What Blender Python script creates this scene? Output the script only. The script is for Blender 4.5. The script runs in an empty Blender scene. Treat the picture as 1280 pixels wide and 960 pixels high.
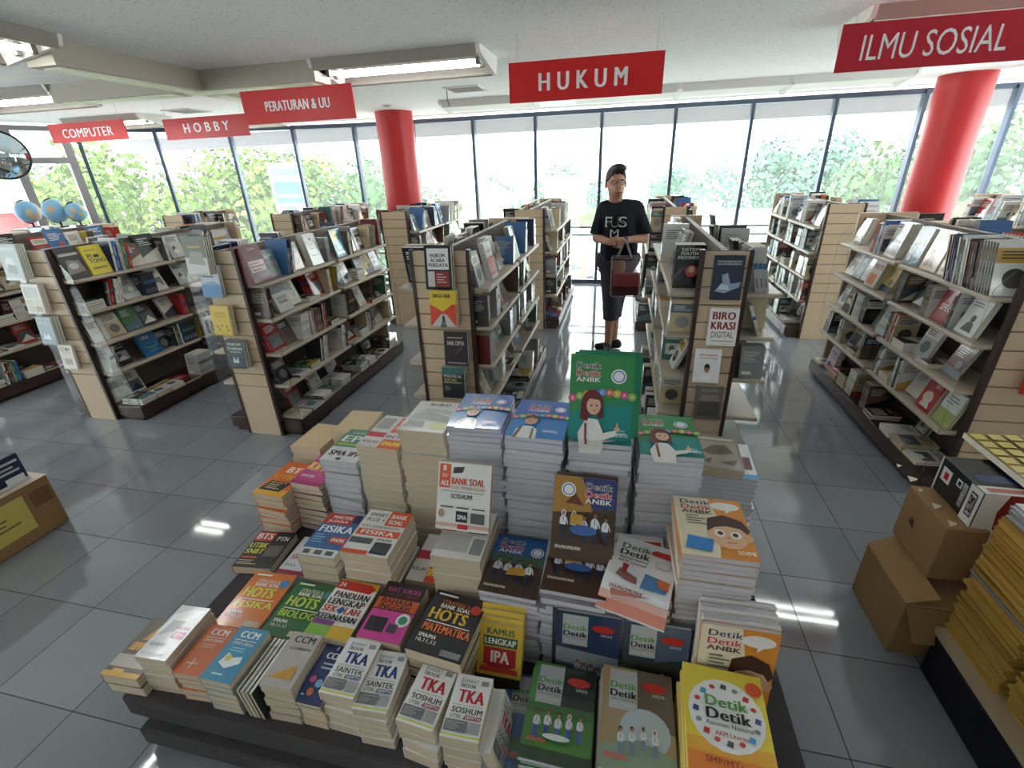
import bpy, math, random
import numpy as np
from mathutils import Matrix, Vector

SC = bpy.context.scene
COL = SC.collection
rnd = random.Random(7)
R_ = math.radians

# ------------------------------------------------------------------ camera
cam_d = bpy.data.cameras.new('camera')
cam_d.sensor_fit = 'HORIZONTAL'
cam_d.sensor_width = 36.0
cam_d.lens = 588.27 * 36.0 / 1280.0
cam_d.clip_start = 0.05
cam_d.clip_end = 400
cam = bpy.data.objects.new('camera', cam_d)
COL.objects.link(cam)
def cam_axes(p, y, r):
    cy, sy, cp, sp, cr, sr = math.cos(y), math.sin(y), math.cos(p), math.sin(p), math.cos(r), math.sin(r)
    f = Vector((sy * cp, cy * cp, -sp)); rt = Vector((cy, -sy, 0)); up = rt.cross(f)
    dn = -up
    x = cr * rt - sr * dn
    d = sr * rt + cr * dn
    return x, -d, -f
cx, cu, cb = cam_axes(0.430027, -0.231680, -0.037009)
cam.matrix_world = Matrix(((cx.x, cu.x, cb.x, 0), (cx.y, cu.y, cb.y, 0), (cx.z, cu.z, cb.z, 1.8371), (0, 0, 0, 1)))
SC.camera = cam

# ------------------------------------------------------------------ world and exposure
SC.view_settings.view_transform = 'Standard'
SC.view_settings.look = 'None'
SC.view_settings.exposure = 0.85
SC.view_settings.gamma = 1.0
SC.view_settings.use_curve_mapping = False
world = bpy.data.worlds.new('overcast_sky')
SC.world = world
world.use_nodes = True
wn = world.node_tree.nodes; wl = world.node_tree.links
wn['Background'].inputs['Color'].default_value = (0.93, 0.985, 1.0, 1)
wn['Background'].inputs['Strength'].default_value = 4.6
TUBE_STRENGTH = 17.0

# ------------------------------------------------------------------ colours and materials
def lin(h):
    if isinstance(h, str):
        h = h.lstrip('#')
        c = [int(h[i:i + 2], 16) / 255 for i in (0, 2, 4)]
    else:
        c = list(h)
    return tuple((x / 12.92 if x <= 0.04045 else ((x + 0.055) / 1.055) ** 2.4) for x in c) + (1.0,)

def mat(name, col=None, rough=0.5, metal=0.0, spec=0.5, attr=False, coat=0.0, noise=None, emit=None):
    m = bpy.data.materials.new(name)
    m.use_nodes = True
    nt = m.node_tree; b = nt.nodes['Principled BSDF']
    b.inputs['Roughness'].default_value = rough
    b.inputs['Metallic'].default_value = metal
    b.inputs['Specular IOR Level'].default_value = spec
    b.inputs['Coat Weight'].default_value = coat
    b.inputs['Coat Roughness'].default_value = 0.08
    if attr:
        a = nt.nodes.new('ShaderNodeAttribute'); a.attribute_name = 'Col'
        nt.links.new(a.outputs['Color'], b.inputs['Base Color'])
    elif col is not None:
        c = lin(col)
        b.inputs['Base Color'].default_value = c
        if noise:
            sc, amt = noise
            tc = nt.nodes.new('ShaderNodeTexCoord')
            n = nt.nodes.new('ShaderNodeTexNoise'); n.inputs['Scale'].default_value = sc; n.inputs['Detail'].default_value = 5
            mx = nt.nodes.new('ShaderNodeMix'); mx.data_type = 'RGBA'
            mx.inputs['A'].default_value = tuple(v * (1 - amt) for v in c[:3]) + (1,)
            mx.inputs['B'].default_value = tuple(min(1, v * (1 + amt)) for v in c[:3]) + (1,)
            nt.links.new(tc.outputs['Object'], n.inputs['Vector'])
            nt.links.new(n.outputs['Fac'], mx.inputs['Factor'])
            nt.links.new(mx.outputs['Result'], b.inputs['Base Color'])
    if emit:
        b.inputs['Emission Color'].default_value = emit[0]
        b.inputs['Emission Strength'].default_value = emit[1]
    return m

M = {}
M['print'] = mat('printed_card', rough=0.38, attr=True)
M['gloss'] = mat('shrink_wrapped_print', rough=0.22, attr=True, coat=0.7)
M['matte'] = mat('matte_painted', rough=0.7, attr=True, spec=0.3)
M['wood'] = mat('beige_laminate', '#c3b4a3', 0.35, noise=(3, 0.05))
M['slat'] = mat('beige_slatwall', '#cbb598', 0.42, noise=(2.5, 0.06))
M['groove'] = mat('slatwall_groove', '#4a3a2e', 0.7)
M['brown'] = mat('dark_brown_laminate', '#3d2a25', 0.35, noise=(4, 0.12))
M['backing'] = mat('rack_back_board', '#6e625a', 0.5)
M['felt'] = mat('charcoal_felt', '#4c494b', 0.95, spec=0.1, noise=(160, 0.35))
M['blackfelt'] = mat('black_felt', '#26262a', 0.95, spec=0.1, noise=(160, 0.35))
M['kraft'] = mat('corrugated_cardboard', '#9c7a53', 0.75, noise=(7, 0.12), spec=0.2)
M['kraftin'] = mat('cardboard_inside', '#8a6a49', 0.85, spec=0.1)
M['tape'] = mat('clear_packing_tape', '#d8c6ab', 0.15)
M['red'] = mat('red_column_paint', '#c62a2e', 0.38, noise=(2, 0.05))
M['white'] = mat('white_enamel', '#ecebe4', 0.4)
M['cream'] = mat('beam_paint', '#b9b0a2', 0.5, noise=(2, 0.05))
M['alu'] = mat('window_aluminium', '#566274', 0.35, metal=0.6)
M['greyframe'] = mat('grey_frame', '#8e8b8d', 0.4, metal=0.3)
M['steel'] = mat('steel', '#9a9a9a', 0.3, metal=0.9)
M['wire'] = mat('wire', '#d8d8d4', 0.4)
M['dark'] = mat('dark_plastic', '#1c1d20', 0.4)
M['skin'] = mat('skin', '#b98a74', 0.5, noise=(6, 0.05))
M['shirt'] = mat('black_cotton', '#1b2028', 0.85, spec=0.2, noise=(30, 0.15))
M['shorts'] = mat('charcoal_shorts', '#45454c', 0.85, spec=0.2, noise=(30, 0.15))
M['hair'] = mat('black_hair', '#1c1716', 0.5, noise=(90, 0.4))
M['shoe'] = mat('black_shoe', '#15161a', 0.5)
M['tube'] = mat('fluorescent_tube', '#ffffff', 0.4, emit=((0.96, 1.0, 0.98, 1), TUBE_STRENGTH))
M['leaf'] = mat('leaf', rough=0.6, attr=True, spec=0.3)
M['trunk'] = mat('bark', '#6b5a48', 0.9)
M['asphalt'] = mat('asphalt', '#c2c2be', 0.9)
M['lawn'] = mat('outdoor_paving', '#e2e3dc', 0.9)
M['plaster'] = mat('white_plaster', '#e9e9e4', 0.8)

def pages_mat(name, a, b, sc):
    m = bpy.data.materials.new(name); m.use_nodes = True
    nt = m.node_tree; bs = nt.nodes['Principled BSDF']; bs.inputs['Roughness'].default_value = 0.8
    tc = nt.nodes.new('ShaderNodeTexCoord'); mp = nt.nodes.new('ShaderNodeMapping')
    mp.inputs['Scale'].default_value = (3, sc, 3)
    n = nt.nodes.new('ShaderNodeTexNoise'); n.inputs['Scale'].default_value = 1.0; n.inputs['Detail'].default_value = 3
    mx = nt.nodes.new('ShaderNodeMix'); mx.data_type = 'RGBA'
    mx.inputs['A'].default_value = lin(a); mx.inputs['B'].default_value = lin(b)
    nt.links.new(tc.outputs['Object'], mp.inputs['Vector']); nt.links.new(mp.outputs['Vector'], n.inputs['Vector'])
    nt.links.new(n.outputs['Fac'], mx.inputs['Factor']); nt.links.new(mx.outputs['Result'], bs.inputs['Base Color'])
    return m
M['pcream'] = pages_mat('cream_page_edges', '#b9a489', '#dccdb4', 700)
M['pwhite'] = pages_mat('white_page_edges', '#aeaab4', '#dcd9e0', 700)
M['pyellow'] = pages_mat('yellow_page_edges', '#94712f', '#c9a455', 500)

def glass_mat(name, tint, gloss, veil, veilcol):
    m = bpy.data.materials.new(name); m.use_nodes = True
    nt = m.node_tree; nt.nodes.clear()
    o = nt.nodes.new('ShaderNodeOutputMaterial')
    t = nt.nodes.new('ShaderNodeBsdfTransparent'); t.inputs['Color'].default_value = tint
    g = nt.nodes.new('ShaderNodeBsdfGlossy'); g.inputs['Roughness'].default_value = 0.02
    tr = nt.nodes.new('ShaderNodeBsdfTranslucent'); tr.inputs['Color'].default_value = veilcol
    fr = nt.nodes.new('ShaderNodeFresnel'); fr.inputs['IOR'].default_value = 1.4
    mu = nt.nodes.new('ShaderNodeMath'); mu.operation = 'MULTIPLY'; mu.inputs[1].default_value = gloss
    m1 = nt.nodes.new('ShaderNodeMixShader'); m2 = nt.nodes.new('ShaderNodeMixShader'); m2.inputs['Fac'].default_value = veil
    L = nt.links.new
    L(fr.outputs[0], mu.inputs[0]); L(mu.outputs[0], m1.inputs['Fac']); L(t.outputs[0], m1.inputs[1]); L(g.outputs[0], m1.inputs[2])
    L(m1.outputs[0], m2.inputs[1]); L(tr.outputs[0], m2.inputs[2]); L(m2.outputs[0], o.inputs['Surface'])
    return m
M['glass'] = glass_mat('hazed_window_glass', (0.97, 0.99, 0.98, 1), 0.5, 0.05, (1, 1, 1, 1))  # translucent share mixed in to stand for bright haze over the view
M['acrylic'] = glass_mat('clear_acrylic', (0.97, 0.98, 0.975, 1), 0.07, 0.006, (1, 1, 1, 1))
M['plastic'] = glass_mat('clear_plastic_film', (0.95, 0.94, 0.94, 1), 0.6, 0.10, (1, 1, 1, 1))
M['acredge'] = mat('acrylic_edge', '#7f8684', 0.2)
M['acredged'] = mat('acrylic_edge_dark', '#2a2c2c', 0.2)  # same acrylic, the darkness refraction gives this side's edges is put into colour

# floor: polished grey tiles, 0.4 m, dark joints
def floor_mat():
    m = bpy.data.materials.new('polished_grey_tiles'); m.use_nodes = True
    nt = m.node_tree; b = nt.nodes['Principled BSDF']; N = nt.nodes.new; L = nt.links.new
    tc = N('ShaderNodeTexCoord'); mp = N('ShaderNodeMapping')
    mp.inputs['Location'].default_value = (3.147 / 0.4, -2.3158 / 0.4, 0); mp.inputs['Scale'].default_value = (2.5, 2.5, 1)
    L(tc.outputs['Object'], mp.inputs['Vector'])
    sx = N('ShaderNodeSeparateXYZ'); L(mp.outputs['Vector'], sx.inputs[0])
    outs = []; cells = []
    for ax in ('X', 'Y'):
        fr = N('ShaderNodeMath'); fr.operation = 'FRACT'; L(sx.outputs[ax], fr.inputs[0])
        s = N('ShaderNodeMath'); s.operation = 'SUBTRACT'; s.inputs[1].default_value = 0.5; L(fr.outputs[0], s.inputs[0])
        a = N('ShaderNodeMath'); a.operation = 'ABSOLUTE'; L(s.outputs[0], a.inputs[0])
        g = N('ShaderNodeMath'); g.operation = 'GREATER_THAN'; g.inputs[1].default_value = 0.4945; L(a.outputs[0], g.inputs[0])
        outs.append(g)
        fl = N('ShaderNodeMath'); fl.operation = 'FLOOR'; L(sx.outputs[ax], fl.inputs[0]); cells.append(fl)
    mxm = N('ShaderNodeMath'); mxm.operation = 'MAXIMUM'; L(outs[0].outputs[0], mxm.inputs[0]); L(outs[1].outputs[0], mxm.inputs[1])
    cv = N('ShaderNodeCombineXYZ'); L(cells[0].outputs[0], cv.inputs[0]); L(cells[1].outputs[0], cv.inputs[1])
    wnz = N('ShaderNodeTexWhiteNoise'); wnz.noise_dimensions = '2D'; L(cv.outputs[0], wnz.inputs['Vector'])
    nz = N('ShaderNodeTexNoise'); nz.inputs['Scale'].default_value = 1.6; nz.inputs['Detail'].default_value = 6; L(tc.outputs['Object'], nz.inputs['Vector'])
    ad = N('ShaderNodeMath'); ad.operation = 'MULTIPLY_ADD'; ad.inputs[1].default_value = 0.35; L(wnz.outputs['Value'], ad.inputs[0]); L(nz.outputs['Fac'], ad.inputs[2])
    cr = N('ShaderNodeMix'); cr.data_type = 'RGBA'; cr.inputs['A'].default_value = lin('#6f7278'); cr.inputs['B'].default_value = lin('#90949b')
    L(ad.outputs[0], cr.inputs['Factor'])
    mj = N('ShaderNodeMix'); mj.data_type = 'RGBA'; mj.inputs['B'].default_value = lin('#2a2b2e')
    L(mxm.outputs[0], mj.inputs['Factor']); L(cr.outputs['Result'], mj.inputs['A']); L(mj.outputs['Result'], b.inputs['Base Color'])
    n2 = N('ShaderNodeTexNoise'); n2.inputs['Scale'].default_value = 3.5; n2.inputs['Detail'].default_value = 4; L(tc.outputs['Object'], n2.inputs['Vector'])
    rr = N('ShaderNodeMapRange'); rr.inputs['From Min'].default_value = 0.35; rr.inputs['From Max'].default_value = 0.7
    rr.inputs['To Min'].default_value = 0.03; rr.inputs['To Max'].default_value = 0.10
    L(n2.outputs['Fac'], rr.inputs['Value'])
    mr = N('ShaderNodeMix'); mr.inputs['B'].default_value = 0.8; L(mxm.outputs[0], mr.inputs['Factor']); L(rr.outputs['Result'], mr.inputs['A'])
    L(mr.outputs['Result'], b.inputs['Roughness'])
    b.inputs['Specular IOR Level'].default_value = 0.8
    return m
M['floor'] = floor_mat()

def ceil_mat():
    m = bpy.data.materials.new('speckled_ceiling'); m.use_nodes = True
    nt = m.node_tree; b = nt.nodes['Principled BSDF']; N = nt.nodes.new; L = nt.links.new
    b.inputs['Roughness'].default_value = 0.9
    tc = N('ShaderNodeTexCoord'); n = N('ShaderNodeTexNoise'); n.inputs['Scale'].default_value = 55; n.inputs['Detail'].default_value = 8; n.inputs['Roughness'].default_value = 0.7
    L(tc.outputs['Object'], n.inputs['Vector'])
    r = N('ShaderNodeValToRGB'); r.color_ramp.elements[0].position = 0.34; r.color_ramp.elements[0].color = lin('#a9a9a7')
    r.color_ramp.elements[1].position = 0.42; r.color_ramp.elements[1].color = lin('#fbfcfb')
    L(n.outputs['Fac'], r.inputs['Fac']); L(r.outputs['Color'], b.inputs['Base Color'])
    bp = N('ShaderNodeBump'); bp.inputs['Strength'].default_value = 0.12; bp.inputs['Distance'].default_value = 0.01
    L(n.outputs['Fac'], bp.inputs['Height']); L(bp.outputs['Normal'], b.inputs['Normal'])
    return m
M['ceil'] = ceil_mat()

# ------------------------------------------------------------------ mesh builder
class MB:
    def __init__(s):
        s.v = []; s.f = []; s.m = []; s.c = []
    def poly(s, pts, col=(1, 1, 1, 1), mi=0):
        k = len(s.v); s.v.extend([tuple(p) for p in pts]); s.f.append(tuple(range(k, k + len(pts)))); s.m.append(mi); s.c.append(col)
    def raw(s, vs, fs, col=(1, 1, 1, 1), mi=0):
        k = len(s.v); s.v.extend([tuple(p) for p in vs])
        for f in fs:
            s.f.append(tuple(i + k for i in f)); s.m.append(mi); s.c.append(col)
    def box(s, x0, y0, z0, x1, y1, z1, col=(1, 1, 1, 1), mi=0):
        x0, x1 = min(x0, x1), max(x0, x1); y0, y1 = min(y0, y1), max(y0, y1); z0, z1 = min(z0, z1), max(z0, z1)
        vs = [(x0, y0, z0), (x1, y0, z0), (x1, y1, z0), (x0, y1, z0), (x0, y0, z1), (x1, y0, z1), (x1, y1, z1), (x0, y1, z1)]
        s.raw(vs, [(0, 3, 2, 1), (4, 5, 6, 7), (0, 1, 5, 4), (1, 2, 6, 5), (2, 3, 7, 6), (3, 0, 4, 7)], col, mi)
    def prism(s, pts, y0, y1, axis='y', col=(1, 1, 1, 1), mi=0):
        # pts: outline in the two other axes
        n = len(pts)
        def P(a, b, t):
            return {'y': (a, t, b), 'x': (t, a, b), 'z': (a, b, t)}[axis]
        vs = [P(a, b, y0) for a, b in pts] + [P(a, b, y1) for a, b in pts]
        fs = [tuple(range(n))[::-1], tuple(range(n, 2 * n))] + [(i, (i + 1) % n, n + (i + 1) % n, n + i) for i in range(n)]
        s.raw(vs, fs, col, mi)
    def cyl(s, p, q, r0, r1=None, n=12, col=(1, 1, 1, 1), mi=0, caps=True):
        r1 = r0 if r1 is None else r1
        p = Vector(p); q = Vector(q); d = (q - p).normalized()
        a = d.orthogonal().normalized(); b = d.cross(a)
        vs = []
        for c, r in ((p, r0), (q, r1)):
            for i in range(n):
                t = 2 * math.pi * i / n
                vs.append(c + r * (math.cos(t) * a + math.sin(t) * b))
        fs = [(i, (i + 1) % n, n + (i + 1) % n, n + i) for i in range(n)]
        if caps:
            fs += [tuple(range(n))[::-1], tuple(range(n, 2 * n))]
        s.raw(vs, fs, col, mi)
    def tube(s, pts, r, n=8, col=(1, 1, 1, 1), mi=0):
        for a, b in zip(pts, pts[1:]):
            s.cyl(a, b, r, r, n, col, mi)
    def ball(s, c, rx, ry=None, rz=None, nu=12, nv=8, col=(1, 1, 1, 1), mi=0):
        ry = ry or rx; rz = rz or rx
        vs = [(c[0], c[1], c[2] - rz)]
        for j in range(1, nv):
            t = -math.pi / 2 + math.pi * j / nv
            for i in range(nu):
                a = 2 * math.pi * i / nu
                vs.append((c[0] + rx * math.cos(t) * math.cos(a), c[1] + ry * math.cos(t) * math.sin(a), c[2] + rz * math.sin(t)))
        vs.append((c[0], c[1], c[2] + rz)); top = len(vs) - 1
        fs = [(0, 1 + (i + 1) % nu, 1 + i) for i in range(nu)]
        for j in range(nv - 2):
            for i in range(nu):
                a = 1 + j * nu + i; b = 1 + j * nu + (i + 1) % nu
                fs.append((a, b, b + nu, a + nu))
        o = 1 + (nv - 2) * nu
        fs += [(o + i, o + (i + 1) % nu, top) for i in range(nu)]
        s.raw(vs, fs, col, mi)
    def xform(s, fn):
        s.v = [tuple(fn(Vector(p))) for p in s.v]; return s
    def mesh(s, name, mats, smooth=False):
        me = bpy.data.meshes.new(name)
        me.from_pydata(s.v, [], s.f)
        for m in mats:
            me.materials.append(m)
        me.polygons.foreach_set('material_index', s.m)
        at = me.color_attributes.new('Col', 'FLOAT_COLOR', 'CORNER')
        arr = np.repeat(np.array(s.c, dtype=np.float32), [len(f) for f in s.f], axis=0)
        at.data.foreach_set('color', arr.ravel())
        if smooth:
            me.polygons.foreach_set('use_smooth', [True] * len(me.polygons))
        me.update()
        return me
    def build(s, name, mats, parent=None, smooth=False, loc=None, bevel=0):
        o = bpy.data.objects.new(name, s.mesh(name, mats if isinstance(mats, (list, tuple)) else [mats], smooth))
        COL.objects.link(o)
        if parent: o.parent = parent
        if loc: o.location = loc
        if bevel:
            b = o.modifiers.new('bevel', 'BEVEL'); b.width = bevel; b.segments = 2; b.limit_method = 'ANGLE'
        return o

def tag(o, label, cat, group=None):
    o['label'] = label; o['category'] = cat
    if group: o['group'] = group
    return o
def struct(o):
    o['kind'] = 'structure'; return o
def empty(name, loc=(0, 0, 0), rz=0):
    o = bpy.data.objects.new(name, None); COL.objects.link(o); o.location = loc; o.rotation_euler = (0, 0, rz); o.empty_display_size = 0.1
    return o
def copy_tree(o, parent=None):
    c = o.copy(); COL.objects.link(c)
    if parent: c.parent = parent
    for ch in o.children:
        copy_tree(ch, c)
    return c

# ------------------------------------------------------------------ lettering
_tc = {}
def glyphs(text, bold=0.0, shear=0.0):
    key = (text, bold, shear)
    if key not in _tc:
        cu_ = bpy.data.curves.new('lettering', 'FONT')
        cu_.body = text; cu_.shear = shear; cu_.resolution_u = 3; cu_.space_character = 1.0 + min(bold, .03) * 2.5
        o = bpy.data.objects.new('lettering', cu_)
        me = o.to_mesh()
        vs = np.array([v.co[:2] for v in me.vertices]) if len(me.vertices) else np.zeros((0, 2))
        fs = [tuple(p.vertices) for p in me.polygons]
        o.to_mesh_clear(); bpy.data.objects.remove(o); bpy.data.curves.remove(cu_)
        if len(vs):
            mn = vs.min(0); mxx = vs.max(0); vs = (vs - mn) / np.maximum(mxx - mn, 1e-6)
        _tc[key] = (vs, fs)
    return _tc[key]

def draw(mb, items, W, H, place, dz=0.00018, mi=0, sub=1):
    """items painted in unit coordinates of a W x H sheet; place(x, y, level) -> 3-D point"""
    lev = 0
    for it in items:
        lev += 1
        k = it[0]; d = lev * dz
        if k == 'r':
            _, x0, y0, x1, y1, c = it; c = lin(c)
            for i in range(sub):
                for j in range(sub):
                    a0, a1 = x0 + (x1 - x0) * i / sub, x0 + (x1 - x0) * (i + 1) / sub
                    b0, b1 = y0 + (y1 - y0) * j / sub, y0 + (y1 - y0) * (j + 1) / sub
                    mb.poly([place(a0 * W, b0 * H, d), place(a1 * W, b0 * H, d), place(a1 * W, b1 * H, d), place(a0 * W, b1 * H, d)], c, mi)
        elif k == 'p':
            mb.poly([place(x * W, y * H, d) for x, y in it[1]], lin(it[2]), mi)
        elif k == 'e':
            _, x, y, rx, ry, c = it
            mb.poly([place((x + rx * math.cos(2 * math.pi * i / 18)) * W, (y + ry * math.sin(2 * math.pi * i / 18)) * H, d) for i in range(18)], lin(c), mi)
        elif k == 'o':
            _, s_, x0, y0, x1, y1, c = it[:7]
            vs, fs = glyphs(s_, .03); e = .085 * abs(y1 - y0); ex = e * H / W
            for q in range(8):
                dx, dy = ex * math.cos(q * math.pi / 4), e * math.sin(q * math.pi / 4)
                mb.raw([place((x0 + (x1 - x0) * u + dx) * W, (y0 + (y1 - y0) * v + dy) * H, d + q * dz * .1) for u, v in vs], fs, lin(c), mi)
        elif k == 't':
            _, s_, x0, y0, x1, y1, c = it[:7]
            bold = it[7] if len(it) > 7 else 0.02
            sh = it[8] if len(it) > 8 else 0.0
            vs, fs = glyphs(s_, bold, sh)
            e = min(bold, .045) * 1.25 * abs(y1 - y0) * H / W          # heavier strokes: the same letters set again a hair to each side
            for q, dx in enumerate((0,) if e < 1e-5 else (-e, e, 0)):
                mb.raw([place((x0 + (x1 - x0) * u + dx) * W, (y0 + (y1 - y0) * v) * H, d + q * dz * .28) for u, v in vs], fs, lin(c), mi)
def bars(x0, y0, x1, y1, n, c, seed=0):
    rr = random.Random(seed * 31 + n); out = []
    h = (y1 - y0) / n
    for i in range(n):
        out.append(('r', x0, y1 - h * (i + 0.68), x0 + (x1 - x0) * (0.5 + 0.5 * rr.random()), y1 - h * (i + 0.32), c))
    return out

# ================================================================== ROOM SHELL
CZ = 2.64
WALL = [(-10.6, 2.2), (-9.35, 4.1), (-8.29, 5.6), (-8.03, 6.15), (-7.956, 6.3), (-7.29, 7.0), (-6.43, 7.6), (-5.45, 7.9), (-4.45, 8.12), (-3.43, 8.17)]
MULX = [-2.40, -1.40, -0.39, 0.66, 1.69, 2.725, 3.77, 4.77, 5.8]
WALL += [(x, 8.17) for x in MULX]
m = MB(); m.poly([(7, -5, 0), (7, 8.35, 0), (-5.4, 8.35, 0), (-8.6, 6.6, 0), (-10.9, 2.4, 0), (-10.9, -5, 0)]); m.box(-10.9, -5, -0.3, 7, 8.35, -0.02)
struct(m.build('floor', M['floor']))
m = MB(); m.box(-10.9, -5, CZ, 7.1, 8.25, CZ + 0.2)
struct(m.build('ceiling', M['ceil']))
m = MB(); m.box(-10.9, -5.15, 0, 7.15, -5, CZ); struct(m.build('wall_back', M['plaster']))
WALL = [(-10.6, -5), (-10.6, -3.2), (-10.6, -1.4), (-10.6, .4)] + WALL + [(6.95, 8.17), (6.95, 6.3), (6.95, 4.4), (6.95, 2.5)]  # side-wall bays added out of view to let in more daylight
m = MB(); m.box(6.95, -5.15, 0, 7.1, 2.48, CZ); struct(m.build('wall_right', M['plaster']))
# curtain wall: one window per bay between mullions
wi = 0
for (x0, y0), (x1, y1) in zip(WALL, WALL[1:]):
    wi += 1
    d = Vector((x1 - x0, y1 - y0, 0)); L = d.length; ang = math.atan2(d.y, d.x)
    root = struct(empty('window_%d' % wi, (x0, y0, 0), ang))
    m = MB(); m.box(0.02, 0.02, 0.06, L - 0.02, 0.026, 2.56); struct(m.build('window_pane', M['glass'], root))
    m = MB()
    wid = 0.045 if x0 >= -8 else 0.10
    m.box(-wid / 2, -0.06, 0, wid / 2, 0.05, 2.58)                     # mullion
    m.box(0, -0.03, 2.54, L, 0.05, 2.60); m.box(0, -0.03, 0.0, L, 0.05, 0.06)
    if x0 > -3.5 and y0 > 8.1:
        m.box(0, 0.0, 0.90, L, 0.03, 0.925); m.box(0, 0.0, 0.775, L, 0.03, 0.80)
    if x0 < -8.2:
        m.box(0, -0.06, 2.12, L, 0.05, 2.20); m.box(0, -0.06, 0.8, L, 0.05, 0.88)
    struct(m.build('window_frame', M['alu'] if x0 > -8 else M['greyframe'], root))
# columns
def column(n, x, y, r):
    m = MB(); m.cyl((x, y, 0), (x, y, CZ), r, r, 40, caps=False)
    struct(m.build('column_%d' % n, M['red'], smooth=True))
column(1, -3.36, 7.35, 0.27); column(2, 3.76, 7.35, 0.27)
# roof overhang outside
m = MB(); m.box(-11, 8.25, 2.66, 8, 9.34, 2.9); m.box(-11, 9.35, 2.42, 8, 9.5, 2.9, lin('#84828a'))
m.c[:6] = [lin('#efeee6')] * 6
struct(m.build('roof_overhang', M['matte']))
M['strip'] = mat('painted_slot_glow', '#e9efd2', .4)  # pale yellow colour stands in for the lit slots under the beams
# ceiling beams
def beam(n, x0, y0, x1, y1):
    m = MB(); m.box(x0, y0, 2.50, x1, y1, CZ)
    o = struct(m.build('ceiling_beam', M['cream']))
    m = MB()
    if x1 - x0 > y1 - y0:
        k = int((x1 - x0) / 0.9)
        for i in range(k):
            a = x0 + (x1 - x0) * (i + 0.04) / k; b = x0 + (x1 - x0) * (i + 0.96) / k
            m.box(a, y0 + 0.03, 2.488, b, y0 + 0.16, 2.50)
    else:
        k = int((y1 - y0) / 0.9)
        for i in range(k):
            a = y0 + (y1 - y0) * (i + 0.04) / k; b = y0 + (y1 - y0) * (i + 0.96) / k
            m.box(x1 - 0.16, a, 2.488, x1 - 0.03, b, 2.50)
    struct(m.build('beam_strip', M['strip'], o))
beam(1, -5.0, 3.86, -2.38, 4.08)
beam(2, -3.64, 2.74, -3.42, 3.86); beam(3, -3.64, 4.08, -3.42, 6.3)

root = empty('convex_mirror', (-7.62, 5.0, 2.20), R_(56))
m = MB(); vs = [(0, -.09, 0)]; N_ = 28
for k in range(1, 7):
    for i in range(N_):
        t = 2 * math.pi * i / N_; r = .27 * k / 6; vs.append((r * math.cos(t), -.09 * (1 - (k / 6) ** 2), r * math.sin(t)))
fs = [(0, 1 + i, 1 + (i + 1) % N_) for i in range(N_)] + [(1 + k * N_ + i, 1 + (k + 1) * N_ + i, 1 + (k + 1) * N_ + (i + 1) % N_, 1 + k * N_ + (i + 1) % N_) for k in range(5) for i in range(N_)]
m.raw(vs, fs); m.build('mirror_dome', mat('mirror', '#cfe0e6', .05, 1.0), root, smooth=True)
m = MB(); m.tube([(.275 * math.cos(2 * math.pi * i / 28), 0, .275 * math.sin(2 * math.pi * i / 28)) for i in range(29)], .012, 8); m.build('rim', M['dark'], root)
m = MB(); m.tube([(0, .0, .27), (0, .04, CZ - 2.20)], .012, 8); m.build('bracket', M['dark'], root)
tag(root, 'round convex mirror with dark rim hanging by the framed windows', 'mirror')
# ================================================================== CEILING LIGHTS
def light(x0, x1, y, label, along='x', tubes=True):
    """trough luminaire with two tubes, wedge-shaped in section; origin at its middle"""
    L = x1 - x0
    root = empty('ceiling_light', ((x0 + x1) / 2, y, 0) if along == 'x' else (y, (x0 + x1) / 2, 0), 0 if along == 'x' else R_(90))
    h = L / 2
    m = MB(); c = lin('#a39d94' if tubes else '#e6e5df'); ci = lin('#6d6861' if tubes else '#d3d3cd')
    if tubes:
        m.prism([(-0.27, CZ), (-0.25, 2.565), (-0.235, 2.565), (-0.25, CZ - 0.006)], -h - 0.02, h + 0.02, 'x', c)
        m.prism([(0.23, CZ - 0.006), (0.19, 2.52), (0.205, 2.51), (0.26, CZ)], -h - 0.02, h + 0.02, 'x', ci)
        m.box(-h, -.25, CZ - .006, h, .23, CZ, ci)
    else:
        m.prism([(-0.27, CZ), (-0.22, 2.56), (0.2, 2.55), (0.26, CZ)], -h - 0.02, h + 0.02, 'x', c)
    m.build('housing', M['matte'], root)
    for s in (-1, 1):
        m = MB(); m.prism([(-0.27, CZ), (-0.25, 2.585), (0.205, 2.51), (0.26, CZ)], s * (h + 0.02), s * (h + 0.05), 'x', lin('#efeee8'))
        m.build('end_cap', M['matte'], root)
    if tubes:
        for yy, zz in ((-0.09, 2.565), (0.03, 2.565)):
            m = MB(); m.cyl((-h + 0.03, yy, zz), (h - 0.03, yy, zz), 0.0135, None, 12)
            m.build('tube', M['tube'], root, smooth=True)
            for s in (-1, 1):
                m = MB(); m.box(s * (h - 0.03), yy - 0.02, zz - 0.02, s * h, yy + 0.02, CZ - 0.01, lin('#6a6862')); m.build('lamp_holder', M['matte'], root)
    tag(root, label, 'ceiling light', 'fluorescent ceiling lights')
light(-2.36, -1.10, 4.10, 'lit twin-tube ceiling light above and right of the PERATURAN sign')
light(-6.35, -5.05, 4.10, 'lit twin-tube ceiling light at the end of the beam, left of the beam crossing')
light(1.42, 2.72, 4.10, 'lit twin-tube ceiling light directly above the ILMU SOSIAL sign')
light(1.4, 2.68, -3.55, 'lit twin-tube ceiling light at top left running towards the beam crossing', 'y')
light(-7.4, -6.2, 6.0, 'lit ceiling light just behind the COMPUTER sign')
light(-6.2, -4.95, 6.85, 'lit ceiling light behind the HOBBY sign near the windows')
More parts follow.
